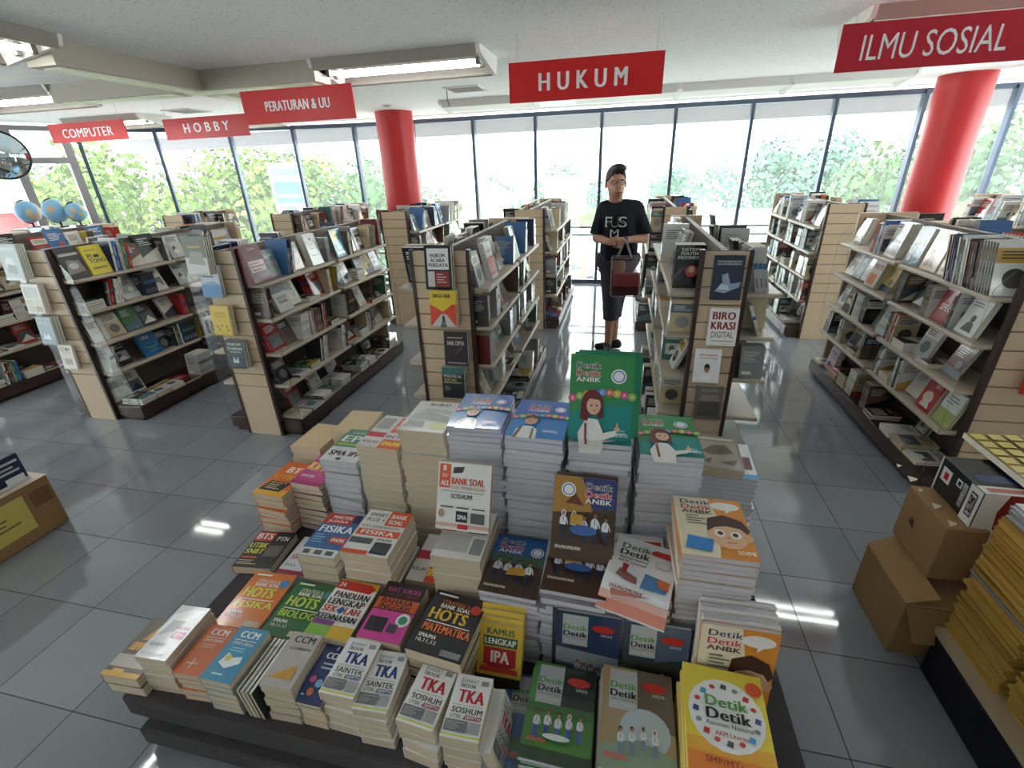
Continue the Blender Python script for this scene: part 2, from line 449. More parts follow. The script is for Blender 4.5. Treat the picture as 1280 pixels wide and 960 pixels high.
for x in (-2.3, -0.6, 0.6, 1.75, 4.15):
    light(x, x + 1.1, 6.75, {-2.3: 'unlit ceiling light by the windows behind the HUKUM sign, left end', -0.6: 'unlit ceiling light by the windows behind the HUKUM sign, right end',
          0.6: 'unlit ceiling light by the windows, first right of the HUKUM sign', 1.75: 'unlit ceiling light by the windows below the ILMU SOSIAL sign',
          4.15: 'unlit ceiling light by the windows right of the red column'}[x], tubes=False)
for i, x in enumerate((-6.35, -2.36, 1.42, 4.6)):
    for j, y in enumerate((-1.9,)):
        light(x, x + 1.26, y, 'lit ceiling light overhead, outside the frame')
light(4.9, 6.15, 4.1, 'lit ceiling light far right, outside the frame')

def vent(x, y, label):
    root = empty('air_vent', (x, y, CZ))
    m = MB(); c = lin('#e2e2dc')
    for a, b, e, f in ((-.2, -.2, .2, -.17), (-.2, .17, .2, .2), (-.2, -.17, -.17, .17), (.17, -.17, .2, .17)): m.box(a, b, -0.012, e, f, 0, c)
    m.build('frame', M['matte'], root)
    m = MB()
    for i in range(7): m.box(-.17, -.16 + i * .048, -0.014, .17, -.14 + i * .048, -0.004, lin('#a9aaa6'))
    m.box(-.17, -.17, -0.003, .17, .17, 0, lin('#3b3b3b'))
    m.build('grille', M['matte'], root)
    tag(root, label, 'air vent')
vent(-1.75, 5.75, 'square ceiling vent with a dangling wire left of the HUKUM sign')
vent(-5.5, 5.85, 'square ceiling vent seen edge-on above the HOBBY sign')
m = MB(); m.tube([(-1.95, 5.7, CZ - .002), (-1.95, 5.69, CZ - .1), (-1.93, 5.69, CZ - .17)], .004)
tag(m.build('loose_wire', M['dark']), 'short loose wire hanging beside the ceiling vent', 'wire')
m = MB(); m.tube([(-1.02, 1.55, CZ - .002), (-1.0, 1.55, CZ - .03), (-1.04, 1.56, CZ - .06)], .003)
tag(m.build('loose_wire', M['dark']), 'short dark wire end sticking out of the ceiling at the top edge', 'wire')
m = MB(); m.cyl((-3.1, 6.6, CZ), (-3.1, 6.6, CZ - .015), .07, .055, 20, lin('#d8d8d2'))
m.cyl((-3.1, 6.6, CZ - .015), (-3.1, 6.6, CZ - .017), .035, .035, 16, lin('#333333'))
tag(m.build('spotlight', M['matte']), 'small round recessed spotlight right of the red column top', 'spotlight')

# ================================================================== HANGING SIGNS
def sign(x0, y, w, zt, h, text, tx, label, bold=0.0, red='#e0161c', shear=0, rz=0):
    root = empty('hanging_sign', (x0, y, zt), R_(rz))
    m = MB(); m.box(0, 0, -h, w, 0.008, 0, lin(red))
    draw(m, [('t', text, tx[0], tx[1], tx[2], tx[3], '#ffffff', bold, shear)], w, h, lambda a, b, d: (a, -d * 2, b - h))
    m.build('sign_board', M['print'], root)
    for xx in (0.05 * w + .01, 0.95 * w):
        m = MB(); m.tube([(xx, 0.004, -0.02), (xx, 0.004, CZ - zt)], 0.0018, 5); m.build('hanging_wire', M['wire'], root)
    tag(root, label, 'sign', 'red hanging subject signs')
sign(-0.815, 3.70, 1.015, 2.480, 0.236, 'H U K U M', (.205, .26, .775, .70), 'red hanging sign reading HUKUM', 0.035)
sign(-3.11, 3.90, 1.005, 2.475, 0.238, 'PERATURAN & UU', (.21, .36, .79, .66), 'red hanging sign reading PERATURAN & UU', 0.03)
sign(1.15, 3.58, 1.02, 2.508, 0.232, 'ILMU SOSIAL', (.115, .22, .80, .75), 'red hanging sign reading ILMU SOSIAL', 0.0, '#cc1630')
sign(-6.70, 5.0, 1.155, 2.485, 0.20, 'COMPUTER', (.17, .24, .83, .70), 'red hanging sign reading COMPUTER', 0.03, '#e81820', 0, -1.8)
sign(-5.06, 5.0, 1.11, 2.455, 0.205, 'H O B B Y', (.24, .30, .78, .74), 'red hanging sign reading HOBBY', 0.03, '#d2141a', 0, -1.8)

# ================================================================== OUTSIDE
GZ = -5.2
m = MB(); m.box(-120, 9.6, GZ - .2, 90, 140, GZ); struct(m.build('ground_outside', M['lawn']))
m = MB(); m.box(-120, 26, GZ, 90, 38, GZ + .03); struct(m.build('road_outside', M['asphalt']))
def crown_mesh(name, seed, cols, n=30, q=230, palm=False):
    rr = random.Random(seed); m = MB()
    for i in range(n):
        u = rr.uniform(-1, 1); t = rr.uniform(0, 2 * math.pi); s = math.sqrt(1 - u * u); k = rr.uniform(.45, .8)
        c = Vector((s * math.cos(t) * k, s * math.sin(t) * k, u * k)); rl = rr.uniform(.26, .42)
        col = lin(rr.choice(cols))
        for j in range(q):
            u2 = rr.uniform(-.7, 1); t2 = rr.uniform(0, 2 * math.pi); s2 = math.sqrt(max(0, 1 - u2 * u2))
            nrm = Vector((s2 * math.cos(t2), s2 * math.sin(t2), u2)); p = c + nrm * rl * rr.uniform(.85, 1.05)
            a = nrm.orthogonal().normalized(); a.rotate(Matrix.Rotation(rr.uniform(0, 6.3), 3, nrm)); b = nrm.cross(a)
            a = (a + nrm * rr.uniform(-.6, .6)).normalized(); z = rr.uniform(.025, .055)
            v = rr.uniform(.85, 1.15); cc = tuple(min(1, x * v) for x in col[:3]) + (1,)
            m.poly([p - a * z, p + b * z * .6, p + a * z, p - b * z * .6], cc)
    return m.mesh(name, [M['leaf']])
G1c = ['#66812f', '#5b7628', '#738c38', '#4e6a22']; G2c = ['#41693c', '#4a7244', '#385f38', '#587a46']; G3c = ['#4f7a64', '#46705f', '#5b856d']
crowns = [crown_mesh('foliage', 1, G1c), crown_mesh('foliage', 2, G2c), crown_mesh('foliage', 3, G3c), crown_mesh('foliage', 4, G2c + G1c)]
def tree(x, y, ztop, r, rz, k, label):
    root = empty('leafy_tree', (x, y, GZ), rnd.uniform(0, 6))
    m = MB(); m.cyl((0, 0, 0), (0, 0, ztop - GZ - rz), .25, .15, 8); m.build('trunk', M['trunk'], root)
    o = bpy.data.objects.new('foliage', crowns[k]); COL.objects.link(o); o.parent = root; o.location = (0, 0, ztop - GZ - rz); o.scale = (r, r, rz)
    tag(root, label, 'tree', 'trees outside the windows')
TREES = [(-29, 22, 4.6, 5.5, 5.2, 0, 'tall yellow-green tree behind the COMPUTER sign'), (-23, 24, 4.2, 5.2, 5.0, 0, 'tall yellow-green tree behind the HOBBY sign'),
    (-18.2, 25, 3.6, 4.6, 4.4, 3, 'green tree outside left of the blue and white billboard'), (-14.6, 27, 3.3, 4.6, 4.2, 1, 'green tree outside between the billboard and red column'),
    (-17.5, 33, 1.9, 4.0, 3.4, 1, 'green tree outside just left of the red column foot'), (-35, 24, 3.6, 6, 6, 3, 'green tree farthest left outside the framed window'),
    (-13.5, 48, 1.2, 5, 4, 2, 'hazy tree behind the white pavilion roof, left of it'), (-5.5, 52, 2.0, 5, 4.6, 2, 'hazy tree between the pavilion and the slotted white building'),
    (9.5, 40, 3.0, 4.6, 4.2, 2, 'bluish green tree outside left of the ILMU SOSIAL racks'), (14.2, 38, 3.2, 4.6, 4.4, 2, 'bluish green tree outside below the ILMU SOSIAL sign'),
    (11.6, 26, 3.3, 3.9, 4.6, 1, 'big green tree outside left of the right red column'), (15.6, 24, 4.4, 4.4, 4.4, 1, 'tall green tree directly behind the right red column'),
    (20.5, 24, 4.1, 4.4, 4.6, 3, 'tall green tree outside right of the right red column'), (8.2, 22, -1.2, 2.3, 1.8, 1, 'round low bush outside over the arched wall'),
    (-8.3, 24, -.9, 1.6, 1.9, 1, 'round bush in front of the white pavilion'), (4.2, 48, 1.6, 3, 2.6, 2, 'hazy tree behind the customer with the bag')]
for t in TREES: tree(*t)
def palm(x, y, ztop, r, label, seed):
    rr = random.Random(seed); root = empty('palm_tree', (x, y, GZ)); H = ztop - GZ - r * .55
    m = MB(); m.tube([(0, 0, 0), (.1, 0, H * .5), (0, 0, H)], .14, 8); m.build('trunk', M['trunk'], root)
    m = MB()
    for i in range(18):
        a = 2 * math.pi * i / 18 + rr.uniform(-.2, .2); up = rr.uniform(.15, .95); col = lin(rr.choice(['#6f8a3c', '#5f7f38', '#557538']))
        prev = None
        for k in range(9):
            t = k / 8; d = r * t; z = H + r * (up * t * 1.1 - t * t * 1.0)
            c = Vector((math.cos(a) * d, math.sin(a) * d, z)); side = Vector((-math.sin(a), math.cos(a), 0))
            if prev is not None:
                for s in (-1, 1):
                    for q in range(3):
                        b = prev.lerp(c, q / 3); w = r * .26 * math.sin(math.pi * min(1, (t + .12)))
                        tip = b + side * s * w + Vector((math.cos(a) * w * .5, math.sin(a) * w * .5, -w * .5))
                        m.poly([b, b + (c - prev) * .16, tip], col)
            prev = c
    m.build('fronds', M['leaf'], root); tag(root, label, 'palm tree', 'palms outside the windows')
palm(9.6, 15.5, 1.6, 2.6, 'palm with long fronds outside left of the right red column', 5)
palm(7.6, 14.5, .4, 1.9, 'low palm outside behind the far right rack', 6)
palm(-1.9, 24, .7, 2.0, 'pale palm outside left of the customer', 7)
palm(1.6, 26, .5, 1.8, 'pale palm outside right of the customer', 8)
palm(13.6, 14.8, 1.3, 2.4, 'palm outside right of the right red column', 9)
# white pavilion
root = empty('white_pavilion', (-9.3, 31, GZ))
m = MB(); hz = 5.3; top = (0, 0, 6.85)
q = [(-2.6, -2, hz), (2.6, -2, hz), (2.6, 2, hz), (-2.6, 2, hz)]
for i in range(4): m.poly([q[i], q[(i + 1) % 4], top], lin('#f2f2ee'))
m.box(-2.6, -2, hz - .2, 2.6, 2, hz, lin('#ececE8'.lower())); m.build('roof', M['matte'], root)
m = MB()
for sx in (-2.3, 2.3):
    for sy in (-1.7, 1.7): m.cyl((sx, sy, 0), (sx, sy, hz - .2), .12)
m.box(-2, 1, 0, 2, 1.2, hz - .2, lin('#c8ccc9')); m.build('supports', M['matte'], root)
m = MB(); m.cyl((0, -1.05, 6.05), (0, -1.10, 6.02), .28, .28, 5, lin('#b9b9b4')); m.cyl((0, -1.09, 6.05), (0, -1.13, 6.02), .16, .16, 16, lin('#e2e2de')); m.build('roof_emblem', M['matte'], root)
tag(root, 'white pavilion with a pyramid roof and round emblem outside', 'pavilion')
# slotted white building
root = empty('white_building', (-4.9, 42, GZ))
m = MB(); m.box(-1.6, 0, 0, 1.5, 5, 6.1, lin('#efeeea')); m.box(-1.8, -.3, 5.9, 1.7, 5, 6.2, lin('#f6f6f2')); m.build('wall', M['matte'], root)
for i in range(6):
    m = MB(); m.box(-1.25 + i * .42, -.03, 4.45, -1.05 + i * .42, 0.02, 5.35, lin('#8d9396')); m.build('window', M['matte'], root)
tag(root, 'low white building with a row of narrow slots outside', 'building')
root = empty('apartment_block', (-2.6, 62, GZ))
m = MB(); m.box(-1.9, 0, 0, 2.1, 8, 9.4, lin('#e9ebe9')); m.box(-1.9, -.05, 9.4, 2.1, 8, 9.6, lin('#dcdedd')); m.build('wall', M['matte'], root)
for i in range(4):
    for j in range(5):
        m = MB(); m.box(-1.5 + i * .95, -.04, 2 + j * 1.45, -1.0 + i * .95, .02, 2.7 + j * 1.45, lin('#aab2b6')); m.build('window', M['matte'], root)
tag(root, 'tall pale apartment block outside behind the customer', 'building')
root = empty('tiled_roof_house', (6.6, 52, GZ))
m = MB(); m.box(-3.6, 0, 0, 3.6, 6, 5.0, lin('#e6e6e2')); m.build('wall', M['matte'], root)
m = MB()
q = [(-4.2, -.5, 5.0), (4.2, -.5, 5.0), (4.2, 6.5, 5.0), (-4.2, 6.5, 5.0)]
for a, b in ((0, 1), (1, 2), (2, 3), (3, 0)): m.poly([q[a], q[b], (.3, 3, 7.4), (-.3, 3, 7.4)] if a % 2 == 0 else [q[a], q[b], (.3 if a == 1 else -.3, 3, 7.4)], lin('#a7abb0'))
m.build('roof', M['matte'], root); tag(root, 'house with a pointed grey roof outside right of the customer', 'house')
m = MB(); m.box(2.8, 27, GZ, 13, 27.4, -.75, lin('#f0efeb')); m.box(2.6, 26.9, -.75, 13.2, 27.5, -.45, lin('#fafaf6'))
m.prism([(6 + 1.6 * math.cos(math.pi * i / 12), -2.9 + 1.5 * math.sin(math.pi * i / 12)) for i in range(13)], 26.95, 27.0, 'y', lin('#b9c2be'))
tag(m.build('arched_wall', M['matte']), 'long white garden wall with an arch outside the right windows', 'wall')
root = empty('billboard', (-11.1, 15.2, GZ))
m = MB(); m.box(-.62, -.03, 5.95, .62, .03, 7.45, lin('#c3ccd0'))
draw(m, [('r', .08, .72, .92, .9, '#4f86ad'), ('r', .08, .16, .92, .62, '#3a76a4'), ('r', .2, .3, .8, .36, '#c9d6dc'), ('r', .3, .04, .7, .1, '#2f648f')], 1.24, 1.5, lambda a, b, d: (a - .62, -.03 - d * 20, b + 5.95))
m.build('panel', M['matte'], root)
m = MB(); m.cyl((-.5, 0, 0), (-.5, 0, 6), .05); m.cyl((.5, 0, 0), (.5, 0, 6), .05); m.build('posts', M['steel'], root)
tag(root, 'blue and white billboard outside left of the red column', 'billboard')
root = empty('street_banner', (-1.75, 19.6, GZ))
m = MB(); m.box(-.95, -.02, 3.65, 1.1, .02, 4.75, lin('#9fb0b4'))
draw(m, [('t', 'MR', .12, .3, .45, .62, '#eef3f3', .03), ('e', .72, .55, .1, .2, '#d5e0e0'), ('r', .1, .74, .5, .8, '#dfe7e7')], 2.05, 1.1, lambda a, b, d: (a - .95, -.02 - d * 20, b + 3.65))
m.build('panel', M['matte'], root)
m = MB(); m.cyl((-.9, .05, 0), (-.9, .05, 4.7), .04); m.cyl((1.0, .05, 0), (1.0, .05, 4.7), .04); m.build('posts', M['steel'], root)
tag(root, 'grey street banner with white letters seen through the glass', 'banner')
def car(x, y, col, rz, label):
    root = empty('parked_car', (x, y, GZ + .03), rz)
    m = MB(); c = lin(col)
    prof = [(-2.1, .35), (-2.15, .75), (-1.6, .95), (-.9, 1.42), (.6, 1.45), (1.25, 1.0), (2.0, .85), (2.15, .6), (2.1, .35)]
    m.prism(prof, -.82, .82, 'y', c); m.build('body', M['gloss'], root)
    m = MB(); m.prism([(-1.35, .98), (-.85, 1.36), (.55, 1.38), (1.05, 1.0)], -.84, .84, 'y', lin('#3a444c')); m.build('windows', M['gloss'], root)
    for sx in (-1.35, 1.35):
        for sy in (-.8, .8):
            m = MB(); m.cyl((sx, sy - .1, .33), (sx, sy + .1, .33), .33, None, 18, lin('#26272a')); m.build('wheel', M['matte'], root)
    tag(root, label, 'car', 'cars outside')
car(-3.2, 31, '#dfe3e6', .05, 'white car on the road outside, left one under the banner')
car(2.2, 34, '#9fb3c6', 0, 'pale blue car on the road outside behind the customer')

root = empty('red_pillar', (-11.3, 7.2, GZ))
m = MB(); m.cyl((0, 0, 0), (0, 0, 6.6), .42, None, 28); m.build('shaft', M['red'], root, smooth=True)
m = MB(); m.cyl((0, 0, 6.6), (0, 0, 7.15), .44, .36, 28, lin('#eceae6')); m.build('white_cap', M['matte'], root)
tag(root, 'red pillar with a white cap outside, beyond the framed windows', 'pillar')

# ================================================================== BOOKS
def book_mb(W, L, T, cover, spine=None, design=None, pages='#d8cbb5', sep=True, dz=0.00018, sub=1, tc=0.0007):
    """standing book: spine at x=0, front cover at y=0 facing -y, thickness +y, height z"""
    c = lin(cover); sp = lin(spine or cover); m = MB(); t = min(tc, T * .12)
    for i in range(sub):
        a, b = L * i / sub, L * (i + 1) / sub
        m.box(0, 0, a, W, t, b, c); m.box(0, T - t, a, W, T, b, c); m.box(0, t, a, t * 1.5, T - t, b, sp)
    if design:
        draw(m, design, W, L, lambda a, b, d: (a, -d, b), dz=dz, sub=sub)
    p = m if not sep else MB()
    for i in range(sub):
        p.box(t * 1.5, t, .001 + (L - .002) * i / sub, W - .0015, T - t, .001 + (L - .002) * (i + 1) / sub, lin(pages), 0 if sep else 1)
    return m, p

PAL = [('white', '#e8e6e1'), ('pale grey', '#c4c4c4'), ('grey', '#8d8f92'), ('charcoal', '#3a3c40'), ('black', '#1f1f22'), ('navy', '#27304f'), ('blue', '#3f6fa8'),
       ('teal', '#3c6a6a'), ('green', '#4a7a50'), ('maroon', '#6a2228'), ('red', '#b23030'), ('orange', '#cf7a34'), ('beige', '#cdb893'), ('brown', '#6e5442'), ('pink', '#c98f98'), ('yellow', '#d3b23c')]
PW = [15, 10, 7, 5, 4, 3, 3, 2.5, 2, 3.5, 2.5, 1.5, 6, 2.5, 1.5, 1]
def gen_design(rr, base):
    ac = rr.choice(['#e9e6df', '#d8d2c4', '#b23030', '#3b4a66', '#8a8f96', '#26282c', '#c9a24a', '#5f7f86', '#f4f2ee'])
    dk = sum(lin(base)[:3]) < 0.9
    tx = '#efece6' if dk else '#2b2b30'
    k = rr.randrange(5); it = []
    if k == 0: it += [('r', 0, .62, 1, .9, ac)] + bars(.12, .68, .88, .86, 3, '#efece6' if sum(lin(ac)[:3]) < .9 else '#2b2b30', rr.random()) + [('e', .5, .33, .28, .19, rr.choice(['#9a9a9a', '#6f7a80', '#b59b78', '#55504c']))]
    elif k == 1: it += bars(.12, .66, .88, .9, 4, tx, rr.random()) + [('r', .08, .1, .92, .55, rr.choice(['#777c82', '#a59a8c', '#4d5560', '#8e6f5a']))] + [('p', [(.08, .1), (.92, .1), (.6, .42), (.35, .25)], ac)]
    elif k == 2: it += [('r', 0, 0, 1, .22, ac)] + bars(.14, .55, .86, .85, 5, tx, rr.random()) + [('e', .65, .36, .18, .12, ac)]
    elif k == 3: it += [('p', [(0, 0), (1, 0), (1, .5), (0, .22)], ac)] + bars(.12, .6, .8, .88, 4, tx, rr.random()) + bars(.5, .06, .9, .12, 1, tx, 1)
    else: it += [('r', .12, .2, .88, .58, rr.choice(['#c9c4ba', '#6d6a66', '#a7adb2'])), ('e', .4, .4, .12, .12, '#5a4d45'), ('p', [(.25, .2), (.75, .2), (.62, .36), (.38, .36)], '#e9e6df')] + bars(.12, .7, .88, .9, 3, tx, rr.random())
    return it
protos = []
def proto(cname, col, W, L, T, seed, design=None):
    rr = random.Random(seed)
    m, _ = book_mb(W, L, T, col, rr.choice([col, col, '#e4e0d8', '#2a2a2e']), design or gen_design(rr, col), rr.choice(['#e3dccd', '#efeae0', '#d9cdb6']), sep=False)
    k0 = lin(col); bright = sum(k0[:3]) > .9
    for b in range(2):
        z = L * (.10 + .42 * b); h = L * rr.uniform(.16, .3); wd = rr.uniform(.08, .2)
        cc = tuple(v * .35 for v in k0[:3]) + (1,) if bright else tuple(min(1, v + .28) for v in k0[:3]) + (1,)
        if b == 1 and rr.random() < .4: cc = lin(rr.choice(['#b23030', '#3f6fa8', '#c9a24a', '#4a7a50'])); wd = .45; h *= .5
        m.poly([(-.0004, T * (.5 + wd), z), (-.0004, T * (.5 - wd), z), (-.0004, T * (.5 - wd), z + h), (-.0004, T * (.5 + wd), z + h)], cc)
    if rr.random() < .7:      # printed back cover
        draw(m, [('r', .12, .1, .5, .2, '#e9e6df')] + bars(.12, .5, .88, .85, 6, '#d9d6cf' if not bright else '#77757a', seed), W, L, lambda a, b, d: (W - a, T + d, b))
    return dict(me=m.mesh('book', [M['gloss' if rr.random() < .6 else 'print'], M['matte']]), W=W, L=L, T=T, c=cname)
pr = random.Random(21)
for i in range(110):
    cn, cc = pr.choices(PAL, PW)[0]
    big = i % 3 == 0
    L = pr.choice([.235, .245, .255]) if big else pr.choice([.185, .195, .20, .205])
    W = L * pr.uniform(.68, .74); T = pr.choice([.008, .012, .015, .018, .022, .028])
    protos.append(proto(cn, cc, W, L, T, i))
SMALL = [p for p in protos if p['L'] < .21]; BIG = [p for p in protos if p['L'] > .21]
THIN = [p for p in protos if p['T'] <= .015]

ORD = ['nearest', 'second', 'third', 'fourth', 'fifth', 'sixth', 'seventh', 'eighth', 'ninth', 'tenth', 'eleventh', 'twelfth', 'thirteenth', 'fourteenth', 'fifteenth', 'sixteenth',
       'seventeenth', 'eighteenth', 'nineteenth', 'twentieth']
TENS = {2: 'twenty', 3: 'thirty', 4: 'forty', 5: 'fifty', 6: 'sixty', 7: 'seventy', 8: 'eighty', 9: 'ninety'}
def ordw(i):
    if i < 20: return ORD[i]
    t, u = divmod(i + 1, 10)
    return (TENS[t][:-1] + 'ieth') if u == 0 else TENS[t] + '-' + ['first', 'second', 'third', 'fourth', 'fifth', 'sixth', 'seventh', 'eighth', 'ninth'][u - 1]

SHELF_Z = [1.176, 0.93, 0.67, 0.42, 0.13]
SHELF_N = ['top', 'second', 'third', 'fourth', 'bottom']

class Rack:
    def __init__(s, label, short, kind, y0, pl, pr_, xl, xr, bl, br, plain=True, bays=2, front=1):
        s.front = front
        s.short = short; s.kind = kind; s.y0 = y0; s.y1 = y0 + 0.95 * bays; s.xl = xl; s.xr = xr; s.bl = bl; s.br = br
        s.xc = xc = (pl + pr_) / 2; s.pl = pl; s.pr = pr_; s.count = {}
        root = s.root = empty('display_rack', (xc, y0, 0))
        X = lambda x: x - xc
        def panel(ya, yb, face):
            m = MB()
            m.box(X(pl) + .02, ya, 0, X(pr_) - .02, yb, 1.405, mi=1)
            z0 = .42 if plain else .12
            m.box(X(pl) + .022, ya - .012, 0, X(pr_) - .022, ya + .001, z0 - .006)
            z = z0
            while z < 1.40:
                z2 = min(z + .1, 1.41); m.box(X(pl) + .022, ya - .012, z, X(pr_) - .022, ya + .001, z2 - .007); z = z2
            e = m.build('end_panel', [M['slat'], M['groove']], root)
            for a, b in ((X(pl), X(pl) + .022), (X(pr_) - .022, X(pr_))):
                m = MB(); m.box(a, ya - .016, 0, b, yb + .004, 1.412); m.build('edge_trim', M['brown'], e)
        panel(0.012, .03, -1)
        m = MB(); m.box(X(pl), s.y1 - y0 - .03, 0, X(pr_), s.y1 - y0, 1.41); m.build('end_panel', M['slat'], root)
        m = MB(); m.box(-.018, .03, .1, .018, s.y1 - y0 - .03, 1.40); m.build('back_board', M['backing'], root)
        m = MB(); m.box(X(bl) + .03, .03, 0, X(br) - .03, s.y1 - y0 - .03, .10); m.box(X(bl), .02, .03, X(br), s.y1 - y0 - .02, .128)
        m.build('plinth', M['brown'], root, bevel=.006)
        for z in SHELF_Z[:4]:
            for a, b in ((X(xl), -.018), (.018, X(xr))):
                for k in range(bays):
                    m = MB(); m.box(a, .034 + .95 * k, z - .026, b, .95 * (k + 1) - .012, z)
                    m.build('shelf', M['wood'], root, bevel=.008)
        for sg, pe, sx, bx in ((-1, X(pl), X(xl), X(bl)), (1, X(pr_), X(xr), X(br))):
            for k in range(bays + 1):
                yy = .022 if k == 0 else .95 * k - (.0 if k < bays else .005)
                inner = pe if k in (0, bays) else sg * .02
                m = MB()
                pts = [(inner, .13), (bx, .13), (bx, .20), (sx + sg * .012, 1.22), (sx - sg * .05, 1.31), (inner, 1.31)]
                n = len(pts)
                vs = [(a, yy, b) for a, b in pts] + [(a, yy + .004, b) for a, b in pts]
                m.raw(vs, [tuple(range(n)), tuple(range(n, 2 * n))[::-1]], mi=0)
                m.raw(vs, [(i, (i + 1) % n, n + (i + 1) % n, n + i) for i in range(1, n - 1)], mi=1)
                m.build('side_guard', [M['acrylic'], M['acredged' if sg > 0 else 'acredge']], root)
        tag(root, label, 'display rack', 'gondola racks')
    # ---- a shelf run as seen by someone facing it; u from the reader's left, v outwards
    def put(s, p, side, si, u, v, z, tilt=0, yaw=0, roll=0, pose='standing', name=None, label=None):
        o = bpy.data.objects.new(s.kind, p['me']); COL.objects.link(o)
        if side > 0:
            o.location = (s.xc + v, s.y0 + u, z); base = 90
        else:
            o.location = (s.xc - v, s.y1 - u, z); base = -90
        o.rotation_euler = (R_(tilt), R_(roll), R_(base + yaw))
        cnt = s.count.setdefault((side, si), [])
        dist = u if side > 0 else (s.y1 - s.y0 - u)
        cnt.append((dist, o, p['c'], pose, label))
        return o
    def label_all(s):
        for (side, si), lst in s.count.items():
            lst.sort(key=lambda q: q[0])
            for i, (d, o, c, pose, lab) in enumerate(lst):
                txt = lab or '%s %s book, %s from near end, %s shelf, %s%s' % (c, pose, ordw(i) if i else 'first', SHELF_N[si], s.short, '' if side == s.front else ', reverse')
                tag(o, txt, 'book', 'books on the ' + s.short)
    def fill(s, side, si, ua=.05, ub=None, seed=0, dens=1.0, top=False, sparse=.0, onlyspine=False):
        rr = random.Random(seed * 100 + si * 7 + (side > 0)); ub = ub or (s.y1 - s.y0 - .05)
        depth = abs((s.xr if side > 0 else s.xl) - s.xc)
        if si == 4: depth = abs((s.br if side > 0 else s.bl) - s.xc)
        z = SHELF_Z[si] + .001; u = ua; lib = protos if si == 0 else SMALL
        while u < ub - .05:
            L_ = s.y1 - s.y0
            near = [b for b in (.0, .95, L_) if abs(u - b) < .02]
            if near: u += .03
            k = rr.random()
            nextb = .95 if u < .93 else L_
            room = min(ub, nextb - .015) - u
            if room < .03: u = min(ub, nextb) + .03; continue
            if rr.random() < sparse: u += rr.uniform(.05, .18); continue
            if si == 4 and k < .7 or (si in (2, 3) and k < .22) or (si == 1 and k < .12):
                p = rr.choice(BIG + SMALL if si == 4 else SMALL)
                if p['W'] > room: u += .03; continue
                n = rr.choice([1, 2, 2, 3, 4]); zz = z
                n = min(n, int(.16 / p['T']))
                for i in range(n):
                    zz += p['T'] + .0006
                    s.put(p, side, si, u + rr.uniform(0, .006), depth - .005 - rr.uniform(0, .012), zz, tilt=-90, yaw=rr.uniform(-3, 3), pose='flat')
                if si != 4 and rr.random() < .55 or si == 4 and rr.random() < .35:
                    q = rr.choice(SMALL)
                    if q['W'] < room:
                        a = 18; s.put(q, side, si, u + .005, .03 + q['T'] + math.sin(R_(a)) * q['L'] * .98 + .004, zz + .002 if False else z, tilt=-a, pose='leaning') if p['L'] + .0 < depth - .11 else None
                u += p['W'] + rr.uniform(.006, .02)
            elif k < .62 and not onlyspine:                          # face-out copies leaning back
                p = rr.choice(lib)
                n = rr.choice([1, 1, 2, 3]) if p['T'] > .015 else rr.choice([2, 3, 4])
                if p['W'] > room: u += .03; continue
                a = 13 if si == 0 else rr.choice([17, 20, 22])
                v = .028 + math.sin(R_(a)) * p['L'] + n * p['T'] * math.cos(R_(a)) + .012
                v = min(max(v, depth - .07), depth - .01)
                for i in range(n):
                    s.put(p, side, si, u + rr.uniform(0, .004), v - i * (p['T'] + .0008) / math.cos(R_(a)), z + p['T'] * math.sin(R_(a)), tilt=-a, yaw=rr.uniform(-1.5, 1.5), pose='face-out' if i == 0 else 'stacked-behind')
                u += p['W'] + rr.uniform(.004, .012)
            else:                                                     # spines outwards, a little slanted
                p0 = rr.choice(lib); same = rr.random() < .5
                n = rr.choice([3, 4, 5, 6, 7]); lean = rr.choice([0, 0, 6, 12])
                for i in range(n):
                    p = p0 if same else rr.choice(lib)
                    w = p['T'] / math.cos(R_(lean)) + .0012
                    extra = math.sin(R_(lean)) * p['L'] if i == n - 1 else 0
                    if w + extra > room: break
                    # spine towards the reader, front cover facing the near end
                    o = s.put(p, side, si, u + p['T'] + (0 if side > 0 else 0), depth - .02, z + math.sin(R_(lean)) * 0, tilt=0, yaw=90, roll=0, pose='spine-out')
                    if lean:
                        o.rotation_euler = (R_(lean), 0, R_((90 if side > 0 else -90) + 90)); o.location.z += p['T'] * math.sin(R_(lean)) * 0 + .0005
                        if side > 0: o.location.y += 0
                    u += w; room -= w
                u += .01 + (math.sin(R_(lean)) * .2 if lean else 0)

RK = {}
def rk(key, *a, **k):
    RK[key] = Rack(*a, **k); return RK[key]
Y1, Y2 = 2.70, 5.55
rk('G0', 'gondola rack below the COMPUTER sign, its near end outside the frame', 'COMPUTER rack', 'computer_book', Y1, -6.08, -5.74, -6.20, -5.60, -6.26, -5.56)
rk('G1', 'gondola rack with the white STOP book on its end panel', 'HOBBY rack', 'hobby_book', Y1, -4.40, -4.09, -4.49, -3.99, -4.52, -3.82)
rk('G2', 'gondola rack with the yellow and teal books on its end panel', 'PERATURAN rack', 'regulation_book', Y1, -2.79, -2.475, -2.93, -2.35, -2.95, -2.31)
rk('G3', 'gondola rack with HUKUM ACARA PERDATA book on its end panel', 'HUKUM rack', 'law_book', Y1, -1.245, -.865, -1.36, -.765, -1.40, -.70, plain=False)
rk('G4', 'gondola rack with BIROKRASI DIGITAL book on its end panel', 'BIROKRASI rack', 'politics_book', Y1, .415, .675, .28, .865, .22, .88, plain=False, front=-1)
rk('G5', 'gondola rack of psychology and test books below the ILMU SOSIAL sign', 'ILMU SOSIAL rack', 'social_book', Y1, 1.885, 2.30, 1.80, 2.43, 1.79, 2.45, plain=False, front=-1)
